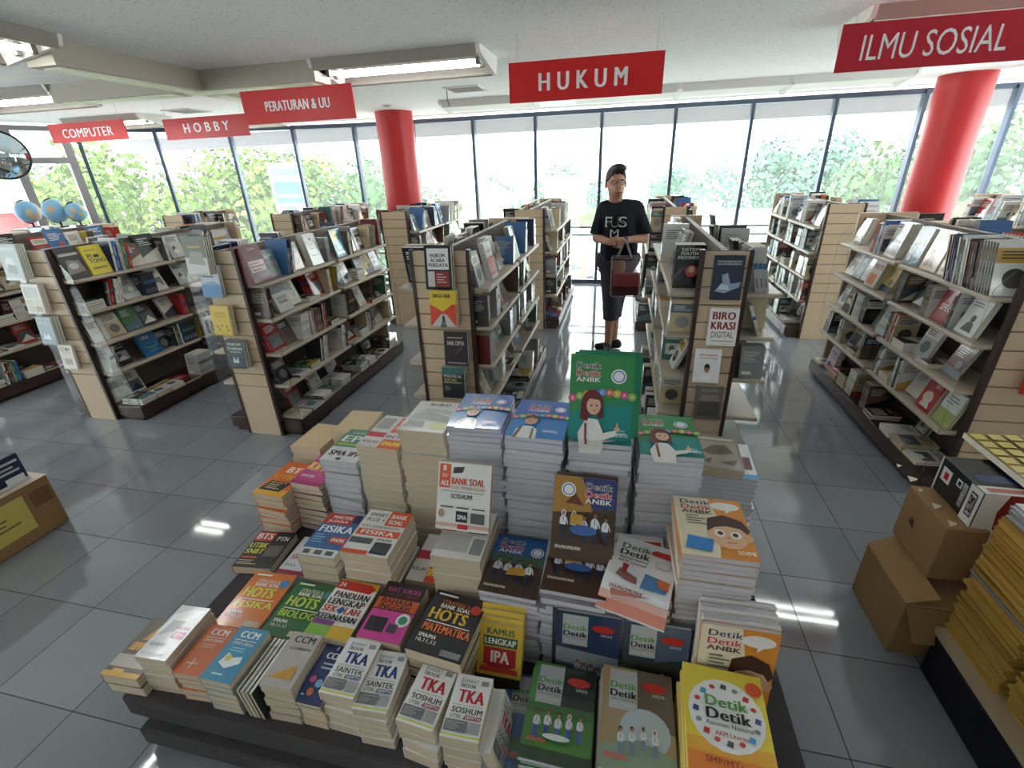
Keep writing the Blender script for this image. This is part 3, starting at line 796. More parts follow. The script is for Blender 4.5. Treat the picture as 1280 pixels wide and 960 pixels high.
rk('H0', 'window-side gondola rack behind the COMPUTER rack', 'window rack behind COMPUTER rack', 'magazine', Y2, -6.08, -5.74, -6.20, -5.60, -6.26, -5.56, bays=1)
rk('H1', 'window-side gondola rack behind the HOBBY rack', 'window rack behind HOBBY rack', 'comic_book', Y2, -4.40, -4.09, -4.49, -3.99, -4.52, -3.82)
rk('H2', 'window-side gondola rack with a bare slatted end, behind the PERATURAN rack', 'window rack behind PERATURAN rack', 'textbook', Y2, -2.88, -2.525, -2.99, -2.40, -3.0, -2.36)
rk('H3', 'window-side gondola rack behind the HUKUM rack', 'window rack behind HUKUM rack', 'manual', Y2, -1.225, -.86, -1.36, -.72, -1.40, -.69, plain=False)
rk('H4', 'window-side gondola rack behind the BIROKRASI rack', 'window rack behind BIROKRASI rack', 'paperback', Y2, .415, .675, .28, .83, .22, .88, plain=False, front=-1)
rk('H5', 'window-side gondola rack of pale books with a bare slatted end', 'window rack of pale books', 'hardback', Y2, 1.985, 2.335, 1.92, 2.50, 1.84, 2.50, front=-1)
rk('H6', 'window-side gondola rack in front of a red column', 'window rack by red column', 'novel', Y2, 3.75, 4.10, 3.65, 4.2, 3.62, 4.24, front=-1, bays=1)
rk('I0', 'gondola rack below the globes', 'rack below globes', 'atlas', 3.6, -7.85, -7.5, -7.95, -7.35, -8.0, -7.3, bays=1)

# ---- named books the photograph shows on the shelves and end panels
def special(cname, col, W, L, T, design, spine=None, pages='#e6dfd0', gl='gloss'):
    m, _ = book_mb(W, L, T, col, spine, design, pages, sep=False)
    return dict(me=m.mesh('book', [M[gl], M['matte']]), W=W, L=L, T=T, c=cname)
def person_art(x, y, s, hair, shirt, skin='#c89a78'):
    return [('p', [(x - .9 * s, y - 1.6 * s), (x + .9 * s, y - 1.6 * s), (x + .75 * s, y - .6 * s), (x + .25 * s, y - .35 * s), (x - .25 * s, y - .35 * s), (x - .75 * s, y - .6 * s)], shirt),
            ('e', x, y + .12 * s, .42 * s, .46 * s, hair), ('e', x, y, .36 * s, .42 * s, skin), ('p', [(x - .38 * s, y + .14 * s), (x + .38 * s, y + .14 * s), (x + .3 * s, y + .46 * s), (x - .3 * s, y + .46 * s)], hair)]
# end-panel books: (rack, x left, z bottom, W, L, T, design...)
def hung(rk_, x, z, W, L, T, cname, col, design, label, n=1, tilt=6, yaw=0, kind='display_book'):
    p = special(cname, col, W, L, T, design, gl='print')
    fy = rk_.y0 - .004 - math.sin(R_(tilt)) * L
    for i in range(n):
        o = bpy.data.objects.new(kind, p['me']); COL.objects.link(o)
        o.location = (x + i * .004, fy - (n - i) * (T + .001) - .004, z + .004); o.rotation_euler = (R_(-tilt), 0, R_(yaw))
        tag(o, label if i == 0 else '%s copy behind the %s' % (['', 'first', 'second', 'third'][i], label), 'book', 'books on the rack end panels')
    h = MB(); X = x - rk_.xc; yb = fy - rk_.y0 - n * (T + .002) - .012
    h.box(X + .01, yb, z - .003, X + W - .01, 0, z); h.box(X + .01, yb - .002, z - .003, X + W - .01, yb, z + .02)
    h.build('book_holder', M['acrylic'], rk_.root)
G = RK['G3']
hung(G, -1.125, 1.19, .165, .25, .02, 'white', '#25242a', [('r', .1, .46, .9, .94, '#e8e8ea'), ('t', 'HUKUM', .22, .74, .76, .82, '#26262b', .04), ('t', 'ACARA', .22, .63, .76, .71, '#26262b', .04), ('t', 'PERDATA', .15, .52, .88, .60, '#26262b', .04),
    ('r', .1, .06, .36, .42, '#cfcaca'), ('r', .38, .06, .9, .42, '#8e2c2f')] + bars(.44, .14, .84, .38, 4, '#d8b9b7', 3), 'black-bordered book reading HUKUM ACARA PERDATA on rack end panel', 2)
hung(G, -1.12, .955, .165, .225, .02, 'yellow', '#e5c43a', [('r', 0, 0, 1, .62, '#d8462c'), ('p', [(0, .62), (.5, .42), (1, .7), (1, 1), (0, 1)], '#e3c535'), ('p', [(0, 0), (1, 0), (.62, .36), (.42, .36)], '#cfc9c4'), ('p', [(.38, 0), (.62, 0), (.55, .3), (.47, .3)], '#6e6a6c'), ('e', .51, .24, .04, .09, '#26242a'),
    ('t', 'SINGLE BAR', .12, .80, .8, .90, '#4a4024', .04)], 'yellow and red book reading SINGLE BAR on rack end panel', 2)
hung(G, -1.055, .70, .155, .22, .018, 'dark', '#2e2529', [('t', 'HAK CIPTA', .15, .6, .85, .72, '#d5cfd0', .03), ('r', .15, .8, .8, .84, '#a79ea0'), ('r', .1, .05, .9, .1, '#8a7f82'), ('p', [(.4, .3), (.8, .5), (.72, .58), (.5, .42)], '#55484d')], 'dark book reading HAK CIPTA on rack end panel', 2)
hung(G, -1.085, .475, .15, .205, .018, 'dark', '#22292c', [('p', [(0, .72), (1, .82), (1, 1), (0, 1)], '#3f7276'), ('t', 'POLITICAL', .1, .68, .9, .77, '#e6e6e4', .03), ('t', 'SOCIAL', .1, .56, .68, .65, '#d9b64a', .03), ('t', 'RESPONSIBILITY', .1, .49, .9, .54, '#e6e6e4', .01)] + bars(.12, .25, .45, .4, 3, '#a9b0b0', 4), 'dark book reading POLITICAL SOCIAL on rack end panel', 3)
G = RK['G4']
hung(G, .478, 1.16, .15, .225, .018, 'navy', '#222c44', [('t', 'PERKEMBANGAN', .12, .86, .9, .9, '#e8e8ea', .02), ('t', 'DALAM PERSPEKTIF', .12, .80, .9, .84, '#e8e8ea', .02), ('p', [(.1, .2), (.45, .16), (.9, .3), (.95, .42), (.6, .38), (.5, .62), (.3, .58), (.35, .4)], '#8fa3bd'), ('p', [(.2, .24), (.6, .24), (.55, .34), (.3, .38)], '#c6d1de')], 'dark navy book with wave picture atop the BIROKRASI rack end', 2)
hung(G, .498, .895, .15, .21, .015, 'white', '#eee6e6', [('t', 'BIRO', .12, .70, .88, .90, '#8c2334', .05), ('t', 'KRASI', .10, .44, .9, .64, '#8c2334', .05), ('t', 'DIGITAL', .12, .22, .88, .38, '#4a3a42', 0.0), ('r', .15, .12, .9, .14, '#8a7f86')], 'white book reading BIROKRASI DIGITAL on rack end panel')
hung(G, .452, .665, .14, .20, .014, 'white', '#f1eeee', [('t', '#Kamipolisi', .16, .79, .84, .86, '#a8455e', .02), ('r', .16, .73, .86, .75, '#8e8a8c')] + person_art(.5, .42, .26, '#2b2523', '#f6f4f4', '#9c6a4c'), 'white book with a smiling man on the BIROKRASI rack end panel')
hung(G, .485, .43, .15, .21, .02, 'grey', '#6f6961', [('t', 'POLITIK', .2, .83, .8, .9, '#b9b2a6', .02), ('r', .1, .1, .9, .55, '#4d4842'), ('p', [(.1, .55), (.9, .55), (.8, .74), (.2, .74)], '#8d867c')], 'shrink-wrapped grey-brown book low on BIROKRASI rack end panel')
G = RK['G2']
hung(G, -2.76, 1.10, .15, .215, .014, 'blue', '#c9d3dc', [('r', 0, 0, 1, .4, '#4f86b8'), ('p', [(0, .4), (1, .4), (.7, .52), (.2, .46)], '#7fa9cc')] + bars(.15, .6, .85, .8, 2, '#3a5f8a', 2), 'pale blue book with a sea picture on the PERATURAN rack end', 2)
hung(G, -2.80, 1.26, .17, .24, .012, 'grey', '#6c7468', [('r', 0, 0, 1, .45, '#c8c8c6'), ('p', [(.1, .3), (.9, .25), (.8, .6), (.3, .62)], '#9b9c90'), ('r', .2, .72, .8, .76, '#c9b25a')], 'grey-green magazine at top of the PERATURAN rack end panel', 4)
hung(G, -2.755, .835, .15, .205, .02, 'yellow', '#d9bb45', [('e', .25, .3, .05, .04, '#8d7630'), ('e', .5, .34, .05, .04, '#8d7630'), ('e', .75, .3, .05, .04, '#8d7630'), ('e', .35, .2, .05, .04, '#8d7630'), ('e', .8, .18, .05, .04, '#8d7630')] + bars(.2, .62, .8, .8, 3, '#a08530', 5), 'yellow spotted book on the end panel of the second rack', 2)
hung(G, -2.72, .585, .15, .205, .018, 'teal', '#31464a', [('t', 'HUKUM', .14, .82, .86, .91, '#dfe4e2', .02), ('t', 'SYARIAH', .10, .66, .9, .76, '#dfe4e2', .02), ('t', 'KAJIAN', .22, .55, .78, .62, '#dfe4e2', .01), ('p', [(.3, .2), (.34, .42), (.48, .26), (.58, .42), (.62, .2)], '#d5dbd8')], 'dark teal book reading HUKUM SYARIAH on rack end panel', 2)
G = RK['G1']
hung(G, -4.44, 1.205, .18, .25, .012, 'grey', '#9fb0b0', [('e', .45, .45, .25, .2, '#c3cdcc'), ('p', [(.2, .2), (.7, .15), (.75, .4), (.3, .45)], '#6f8080'), ('r', .1, .82, .9, .92, '#b9c4c3')], 'grey-green magazine at the top of the HOBBY rack end panel', 4)
hung(G, -4.405, .945, .17, .22, .02, 'white', '#d8d4c9', [('r', .08, .52, .9, .9, '#a8aba6'), ('r', .08, .28, .46, .48, '#b5b395'), ('r', .52, .28, .9, .48, '#c0b9a0'), ('r', .08, .06, .46, .25, '#a9b08f'), ('r', .52, .06, .9, .25, '#a67f6a')], 'white book with picture squares on the HOBBY rack end panel', 2)
hung(G, -4.385, .70, .15, .215, .018, 'blue', '#7f95a0', [('t', 'KREASI', .15, .74, .7, .82, '#c9d4d8', .01), ('p', [(.2, .2), (.32, .45), (.4, .25), (.55, .42), (.7, .18)], '#d8e0e2')], 'blue-grey book on the end panel above the STOP book', 3)
hung(G, -4.345, .475, .14, .20, .02, 'white', '#e3dcd2', [('t', 'STOP', .12, .76, .86, .9, '#3b3a3a', .04), ('e', .60, .83, .11, .075, '#3b3a3a'), ('t', 'HACKER', .2, .64, .8, .72, '#c9a9a0', .02), ('r', .25, .2, .8, .45, '#a39d95')], 'white book reading STOP on rack end panel')
G = RK['G5']
hung(G, 2.03, .70, .16, .21, .02, 'red', '#c9322f', [('e', .5, .4, .3, .25, '#ece8e6'), ('r', .1, .75, .9, .88, '#a31f22')], 'bright red book on the end panel beside the chequered yellow box')

# named shelf books
def shelf_special(key, side, si, y, p, label, n=1, tilt=13, dv=0.0, kind=None):
    r = RK[key]; u = (y - r.y0 - p['W'] / 2) if side > 0 else (r.y1 - y - p['W'] / 2)
    depth = abs((r.xr if side > 0 else r.xl) - r.xc)
    v = depth - .035 + dv
    for i in range(n):
        r.put(p, side, si, u, v - i * (p['T'] + .001) / math.cos(R_(tilt)), SHELF_Z[si] + .001 + p['T'] * math.sin(R_(tilt)), tilt=-tilt, pose='face-out' if i == 0 else 'stacked-behind', label=label if i == 0 else None)
    return (u - .006, u + p['W'] + .006)
taken = {}
def ss(key, side, si, *a, **k):
    taken.setdefault((key, side, si), []).append(shelf_special(key, side, si, *a, **k))
D = lambda *a: list(a)
ss('G5', -1, 0, 3.86, special('white', '#e6e4de', .155, .235, .02, bars(.1, .82, .5, .95, 2, '#4a4a4a', 1) + [('t', 'TPA', .55, .62, .95, .76, '#2a2a2c', .03), ('t', 'AKSIOMA', .1, .42, .9, .52, '#2a2a2c', .03), ('r', .08, .08, .45, .36, '#8f8f8c'), ('r', .52, .08, .92, .36, '#6e6e6c')]), 'white grid-covered book reading TPA on top shelf, ILMU SOSIAL rack', n=3)
ss('G5', -1, 0, 3.59, special('navy', '#24354c', .15, .235, .02, [('t', 'PERFECT', .12, .83, .92, .91, '#e9ecee', .02), ('t', 'SCORE', .12, .72, .8, .80, '#e9ecee', .02), ('t', 'TPA', .12, .52, .85, .68, '#c3c545', .04), ('e', .7, .3, .16, .1, '#3f87b4'), ('e', .25, .16, .13, .09, '#e3e6e6'), ('p', [(.3, 0), (1, .18), (1, .1), (.5, 0)], '#7fb0cc')]), 'navy book reading PERFECT SCORE TPA on top shelf, ILMU SOSIAL rack', n=3)
ss('G5', -1, 0, 3.39, special('cream', '#d9c6a8', .165, .24, .018, [('r', 0, .76, 1, .96, '#8a6a3c'), ('t', 'TABEL', .2, .82, .8, .9, '#c9ab72', .01), ('p', [(.15, .1), (.7, .1), (.6, .3), (.35, .42)], '#8d2f2f'), ('e', .32, .45, .1, .08, '#6b3a2e')]), 'cream book with seated red figure on top shelf, ILMU SOSIAL rack', n=2)
ss('G5', -1, 0, 3.20, special('cream', '#d3c3a6', .165, .24, .018, [('r', 0, .8, 1, 1, '#3a3c44'), ('t', 'Kep', .1, .84, .5, .95, '#cfc9bd', .02)] + person_art(.3, .35, .16, '#4a2a24', '#8d4a40') + person_art(.6, .32, .16, '#4a2a24', '#b08a70') + person_art(.84, .28, .14, '#4a2a24', '#d7cbb5')), 'cream book with three people on top shelf, ILMU SOSIAL rack', n=2)
ss('G5', -1, 1, 4.02, special('orange', '#d6cfc4', .155, .20, .02, [('r', .1, .1, .75, .5, '#d9752e'), ('t', 'PSIKOTES', .08, .66, .92, .84, '#a03a34', .03)]), 'book reading PSIKOTES with an orange picture, ILMU SOSIAL rack', n=2, tilt=15)
ss('G5', -1, 2, 4.27, special('brown', '#4b3526', .15, .20, .02, [('t', 'CPNS', .15, .78, .8, .92, '#d0a75a', .04), ('r', .1, .62, .9, .70, '#d7c39a'), ('r', .15, .3, .85, .5, '#e1d7c3')]), 'brown book reading CPNS on third shelf, ILMU SOSIAL rack', n=3, tilt=13)
ss('G5', -1, 2, 3.68, special('white', '#dfe2e4', .15, .20, .012, [('t', 'LOLOS', .1, .74, .85, .88, '#27418a', .03), ('t', 'TES', .1, .56, .55, .70, '#27418a', .03), ('e', .7, .4, .14, .1, '#d9b64a'), ('r', .1, .2, .9, .3, '#b8bfcc')]), 'white book reading LOLOS TES on third shelf, ILMU SOSIAL rack', n=2, tilt=14)
ss('G5', -1, 4, 4.31, special('pink', '#d9c3cf', .16, .205, .02, [('t', 'PSIKO', .2, .68, .9, .84, '#5b4668', .03), ('t', 'GAMBAR', .2, .54, .9, .63, '#5b4668', .01), ('e', .4, .25, .2, .12, '#4a4a8a'), ('e', .7, .24, .12, .1, '#d77a3a')]), 'pink book reading PSIKO GAMBAR on bottom shelf, ILMU SOSIAL rack', n=2, tilt=10)
ss('G5', -1, 1, 3.13, special('red', '#a4252b', .16, .20, .015, [('t', 'SFEC', .2, .34, .8, .52, '#e6d3d0', .03)]), 'dark red book reading SFEC on second shelf, ILMU SOSIAL rack', n=2, tilt=15)
ss('G5', -1, 1, 2.90, special('white', '#dcdcdc', .15, .20, .015, [('p', [(.25, .1), (.8, .1), (.7, .35), (.4, .35)], '#3a3c40'), ('e', .55, .45, .12, .11, '#4a4240')] + bars(.15, .75, .8, .9, 2, '#6a6a6e', 2)), 'white book with a dark portrait on second shelf, ILMU SOSIAL rack', n=2, tilt=15)
ss('G5', -1, 3, 3.0, special('red', '#b8383c', .15, .20, .015, [('t', 'IBU', .5, .74, .85, .86, '#eed9d6', .02), ('e', .45, .4, .28, .2, '#e8d0c4'), ('p', [(.2, .1), (.8, .1), (.6, .35), (.35, .35)], '#e6e0da')]), 'red book with a white figure on fourth shelf, ILMU SOSIAL rack', n=2, tilt=15)
ss('G5', -1, 3, 2.82, special('green', '#a9b86a', .14, .20, .012, [('r', 0, .45, 1, 1, '#e3e6e3')] + bars(.15, .6, .9, .88, 3, '#6f7f95', 6)), 'white and green book on fourth shelf, ILMU SOSIAL rack', n=2, tilt=15)
ss('G1', 1, 0, 3.0, special('yellow', '#e3cf33', .16, .225, .012, [('t', 'pintar', .15, .78, .7, .88, '#4a4420', .0), ('t', 'PI', .15, .56, .35, .72, '#4a4420', .03), ('r', .45, .58, .7, .68, '#3a3626'), ('t', 'TONG', .15, .40, .9, .54, '#4a4420', .03), ('r', .15, .2, .85, .26, '#8a7d28')]), 'bright yellow book on top shelf, HOBBY rack', n=2)
ss('G1', 1, 0, 2.82, special('black', '#2f2b2b', .17, .24, .012, [('r', .1, .72, .9, .8, '#b9b4b0'), ('p', [(.1, .15), (.9, .2), (.8, .55), (.3, .6)], '#8e8783'), ('e', .5, .4, .2, .1, '#c9c4bf')]), 'black photo-cover book at near end of top shelf, HOBBY rack', n=2)
ss('G1', 1, 3, 3.17, special('blue', '#2f74ad', .17, .205, .015, [('t', 'LELE', .2, .74, .62, .88, '#dfe9e6', .04), ('e', .55, .42, .35, .14, '#6fa7a0'), ('e', .55, .46, .3, .08, '#2f74ad'), ('e', .55, .2, .3, .05, '#5aa0cf')]), 'bright blue book reading LELE on fourth shelf, HOBBY rack', n=2, tilt=16)
ss('G2', 1, 0, 2.80, special('maroon', '#6a2026', .17, .245, .02, [('r', .08, .3, .92, .6, '#d9c8c4')] + bars(.12, .32, .88, .58, 3, '#7d2329', 3) + [('r', .3, .9, .7, .93, '#c9a9a6')]), 'maroon book with white panel, near end of top shelf, PERATURAN rack', n=5)
ss('G2', 1, 1, 2.96, special('white', '#cfcdc9', .16, .20, .015, [('t', 'HUKUM', .2, .45, .8, .56, '#2a2a2c', .02), ('t', 'PIDANA', .2, .3, .8, .41, '#2a2a2c', .02), ('r', 0, .7, 1, 1, '#3a3a3e')]), 'white book reading HUKUM PIDANA on second shelf, PERATURAN rack', n=2, tilt=18)
ss('G2', 1, 0, 3.45, special('white', '#dcdad6', .15, .24, .018, [('e', .5, .84, .08, .05, '#6a6a6c'), ('r', .2, .3, .8, .32, '#6a6a6c')] + bars(.2, .5, .8, .7, 3, '#8a8a8c', 8)), 'white book with a small crest on top shelf, PERATURAN rack', n=3)
ss('G2', 1, 0, 3.82, special('teal', '#4f8790', .16, .235, .012, [('r', 0, .5, .6, .95, '#d5b450'), ('e', .5, .45, .3, .2, '#7fb5bf'), ('r', .1, .1, .8, .2, '#d9e1dd')]), 'teal and yellow book on top shelf, PERATURAN rack', n=2)
ss('G3', 1, 0, 3.03, special('white', '#dcd6d2', .155, .235, .018, [('r', .05, .12, .95, .6, '#c23c38'), ('t', 'Hukum', .2, .72, .8, .82, '#b5605a', .01)]), 'white and red book on top shelf, HUKUM rack', n=2)
ss('G3', 1, 0, 3.76, special('grey', '#8f9493', .16, .25, .018, [('p', [(.1, .7), (.9, .8), (.9, .45), (.5, .2), (.1, .45)], '#34383a'), ('t', 'PIDANA', .2, .55, .8, .66, '#d3d6d4', .02)]), 'grey book with a dark diamond on top shelf, HUKUM rack', n=2)
sistem = special('black', '#222024', .16, .24, .018, [('t', 'SISTEM', .2, .86, .8, .93, '#e2dedc', .02), ('t', 'POLITIK', .2, .77, .8, .84, '#e2dedc', .02), ('t', 'INDONESIA', .1, .68, .9, .75, '#e2dedc', .02), ('e', .6, .4, .2, .14, '#a5403a'), ('e', .6, .44, .1, .08, '#d0a184')])
for i in range(5):       # spine outwards, front cover turned to the near end of the rack
    RK['G4'].put(sistem, -1, 0, RK['G4'].y1 - 2.83 - .0195 * i, .245, SHELF_Z[0] + .002, yaw=90, pose='spine-out', label='black book reading SISTEM POLITIK INDONESIA at near end of top shelf, BIROKRASI rack' if i == 0 else None)
taken.setdefault(('G4', -1, 0), []).append((RK['G4'].y1 - 2.83 - .10, 1.9))

# thin slanting workbooks, spines out, at the near end of the top shelf
r = RK['G5']; r2 = random.Random(9); tl = [p for p in BIG if p['T'] <= .015]
for i in range(19):
    p = tl[r2.randrange(len(tl))] if i < 13 else [q for q in tl if q['c'] in ('green', 'teal')][0] if [q for q in tl if q['c'] in ('green', 'teal')] else tl[0]
    o = r.put(p, -1, 0, 1.44 + .021 * i, .30, SHELF_Z[0] + .002, yaw=90, pose='slanting spine-out'); o.rotation_euler = (R_(-14), 0, 0); o.location.z += p['T'] * .25; o.location.y -= .03
taken.setdefault(('G5', -1, 0), []).append((1.40, 1.86))
# ---- fill the shelves
def fill_around(key, side, si, seed, **k):
    r = RK[key]; L = r.y1 - r.y0
    cuts = sorted(taken.get((key, side, si), []))
    u = .05
    for a, b in cuts:
        if a - u > .06: r.fill(side, si, u, a, seed=seed + int(a * 10), **k)
        u = max(u, b)
    if L - .05 - u > .06: r.fill(side, si, u, L - .05, seed=seed + 5, **k)
for key, side, shelves, sp in [('G0', 1, range(5), .02), ('G1', 1, range(5), .03), ('G2', 1, range(5), .03), ('G3', 1, range(5), .12), ('G4', -1, range(5), .15), ('G5', -1, range(5), .04),
        ('H3', 1, range(5), .05), ('H4', -1, range(5), .05), ('H5', -1, range(5), .03), ('G0', -1, [0], 0), ('G1', -1, [0], 0), ('G2', -1, [0], 0), ('G3', -1, [0], .1), ('G4', 1, [0, 1, 2], .15), ('G5', 1, [0], 0),
        ('H0', 1, [0, 1], 0), ('H0', -1, [0], 0), ('H1', 1, [0, 1], 0), ('H1', -1, [0], 0), ('H2', 1, [0, 1, 2], 0), ('H2', -1, [0], 0), ('H3', -1, [0], 0), ('H4', 1, [0], 0), ('H5', 1, [0], 0), ('H6', -1, [0, 1], 0), ('I0', 1, [0], 0), ('I0', -1, [0], 0)]:
    for si in shelves:
        fill_around(key, side, si, sum(ord(c) for c in key) + (3 if side > 0 else 0), sparse=sp)
for r in RK.values(): r.label_all()

# globes on the far-left rack
def globe(x, y, z, r, label):
    root = empty('desk_globe', (x, y, z))
    m = MB(); m.cyl((0, 0, 0), (0, 0, .015), r * .6, r * .5, 24); m.cyl((0, 0, .015), (0, 0, .06), .012); m.build('base', M['dark'], root, smooth=False)
    m = MB(); m.ball((0, 0, .06 + r), r, nu=32, nv=20, col=lin('#7fb3d6'))
    rr = random.Random(int(x * 100))
    for k in range(11):
        u = rr.uniform(-.7, .8); t = rr.uniform(0, 6.28); s = math.sqrt(1 - u * u); c = Vector((s * math.cos(t), s * math.sin(t), u)); a = c.orthogonal().normalized(); b = c.cross(a)
        pts = []
        for i in range(14):
            q = rr.uniform(.18, .42); th = 2 * math.pi * i / 14
            pts.append(((c + (a * math.cos(th) + b * math.sin(th)) * q).normalized() * r * 1.012) + Vector((0, 0, .06 + r)))
        cen = c * r * 1.03 + Vector((0, 0, .06 + r)); col = lin(rr.choice(['#d5c78a', '#b9c788', '#cfa98a', '#c9bb9a']))
        for i in range(14): m.poly([cen, pts[i], pts[(i + 1) % 14]], col)
    m.build('ball', M['print'], root, smooth=False)
    m = MB(); pts = [(math.cos(R_(a)) * r * 1.08 * .92, -math.cos(R_(a)) * r * .4, .06 + r + math.sin(R_(a)) * r * 1.08) for a in range(-90, 100, 10)]
    pts = [(-p[0], p[1], p[2]) for p in pts]; m.tube(pts, .008, 6); m.build('meridian_arm', M['dark'], root)
    tag(root, label, 'globe', 'globes by the left windows')

globe(-7.03, 4.95, 1.345, .135, 'blue globe in the middle of the three by the framed windows')
globe(-7.42, 4.9, 1.345, .13, 'blue globe with black arm, first of the three by the framed windows')
globe(-6.80, 5.02, 1.345, .11, 'smaller blue globe, last of the three by the framed windows')
root = empty('globe_stand', (-7.1, 4.95, 0))
m = MB(); m.box(-.52, -.2, 1.31, .45, .22, 1.34); m.build('table_top', M['wood'], root)
m = MB(); m.box(-.5, -.18, 0, .43, .2, 1.31); m.build('body', M['brown'], root)
tag(root, 'tall dark stand carrying the three globes', 'stand')

# ================================================================== CENTRE DISPLAY PLATFORM
PZ = .22
root = empty('display_platform', (-.5, 1.4, 0))
m = MB(); m.box(-1.10, -.70, .125, 1.12, .78, PZ); m.build('upper_tier', M['felt'], root, bevel=.012)
m = MB(); m.box(-1.04, -.73, .03, 1.14, .76, .11); m.build('lower_tier', M['felt'], root, bevel=.012)
m = MB(); m.box(-.98, -.60, 0, 1.06, .7, .128, lin('#1b1b1d')); m.build('plinth', M['matte'], root)
tag(root, 'low two-tier charcoal felt platform under the stacks of exam books', 'platform')

def big_book(name, W, L, T, cover, design, pages, spine=None, gloss='print', dz=.00022, sub=1, bend=None):
    """thing = cover mesh, child = page_block"""
    a, p = book_mb(W, L, T, cover, spine, design, '#ffffff', True, dz, sub, .0009)
    if bend:
        a.xform(bend); p.xform(bend)
    o = a.build(name, M[gloss])
    p.build('page_block', M[pages], o)
    return o
def place(o, x, y, z, tilt=-90, rz=0, ry=0):
    o.location = (x, y, z); o.rotation_euler = (R_(tilt), R_(ry), R_(rz)); return o
def stack(name, x, y, W, L, zt, T, cover, design, pages, label, short, ang=0, z0=PZ, gloss='print', spine=None, jit=.004, lowcover=None, spread=1.2):
    """NL corner of the top cover at (x, y); copies below down to z0"""
    n = max(1, int(round((zt - z0) / T))); T2 = (zt - z0) / n - .0006; rr = random.Random(int(abs(x * 1000 + y * 77)))
    top = big_book(name, W, L, T2, cover, design, pages, spine, gloss); place(top, x, y, zt, rz=ang)
    tag(top, label, 'book', 'stack of ' + short)
    if n > 1:
        low = big_book(name, W, L, T2, lowcover or cover, None, pages, spine, gloss)
        for i in range(1, n):
            o = low if i == 1 else copy_tree(low)
            place(o, x + rr.gauss(0, jit), y + abs(rr.gauss(0, jit)), zt - i * (T2 + .0006), rz=ang + rr.gauss(0, spread))
            tag(o, '%s, %s book below the top one' % (short, ordw(i - 1) if i > 1 else 'first'), 'book', 'stack of ' + short)
    return top

WKb = '#2c63b3'
def badge(x, y, s, asp): return [('e', x, y, s, s * asp, '#e9edf2'), ('e', x, y, s * .8, s * .8 * asp, '#4a59a3'), ('e', x, y, s * .66, s * .66 * asp, '#eef0f4')]
def anbk(x0=.26, x1=.66, y=.72, h=.075, third='#eef0f0', asp=1):
    return [('o', 'Detik', x0, y + 1.32 * h, x1, y + 2.22 * h, '#e6e6e6'), ('t', 'Detik', x0, y + 1.32 * h, x1, y + 2.22 * h, '#22252c', .02), ('o', 'Detik', x0, y + .15 * h, x1, y + 1.05 * h, '#ead9d6'), ('t', 'Detik', x0, y + .15 * h, x1, y + 1.05 * h, '#cf2f36', .025),
            ('t', 'ANBK', x0, y - .75 * h, x1, y - .05 * h, third, .05)]
def discs(y, n=9, x0=.05, x1=.98, dy=.06):
    rr = random.Random(5); out = []
    for i in range(n):
        t = i / (n - 1); c = ['#d94b8c', '#8fbf5a', '#e2a23e', '#7d5fb0', '#4f9bd0', '#d25c5c', '#c9c24e'][i % 7]
        xx = x0 + (x1 - x0) * t; yy = y + dy * math.sin(3.1 * t) + .05 * t
        out += [('e', xx, yy, .065, .047, c), ('t', 'SAXNCOXS+'[i], xx - .025, yy - .018, xx + .025, yy + .018, '#f3eee0', .03)]
    return out
def girl(x, y, s):
    return [('p', [(x - .28 * s, y - 1.0 * s), (x + .28 * s, y - 1.0 * s), (x + .3 * s, y - .55 * s), (x + .16 * s, y - .32 * s), (x - .14 * s, y - .3 * s), (x - .34 * s, y - .6 * s)], '#e8e4e2'), ('p', [(x + .2 * s, y - .75 * s), (x + .62 * s, y - .62 * s), (x + .66 * s, y - .5 * s), (x + .2 * s, y - .6 * s)], '#e3ded9'), ('e', x + .66 * s, y - .48 * s, .07 * s, .05 * s, '#d9a98a'), ('r', x + .64 * s, y - .48 * s, x + .68 * s, y - .36 * s, '#d9a98a'),
            ('e', x, y, .27 * s, .25 * s, '#6a1f2a'), ('p', [(x - .27 * s, y), (x - .05 * s, y), (x - .1 * s, y - .36 * s), (x - .3 * s, y - .32 * s)], '#6a1f2a'), ('p', [(x + .27 * s, y), (x + .14 * s, y), (x + .16 * s, y - .3 * s), (x + .28 * s, y - .28 * s)], '#6a1f2a'),
            ('e', x + .04 * s, y - .06 * s, .18 * s, .17 * s, '#e2b79a'), ('p', [(x - .16 * s, y + .08 * s), (x + .24 * s, y + .06 * s), (x + .12 * s, y + .18 * s), (x - .1 * s, y + .18 * s)], '#6a1f2a'), ('e', x - .02 * s, y - .05 * s, .025 * s, .018 * s, '#2e1d1d'), ('e', x + .12 * s, y - .05 * s, .025 * s, .018 * s, '#2e1d1d'), ('r', x + .02 * s, y - .15 * s, x + .09 * s, y - .135 * s, '#a5474b'),
            ('p', [(x - .18 * s, y - .4 * s), (x - .12 * s, y - .4 * s), (x - .1 * s, y - .85 * s), (x - .16 * s, y - .85 * s)], '#8d4a4a')]
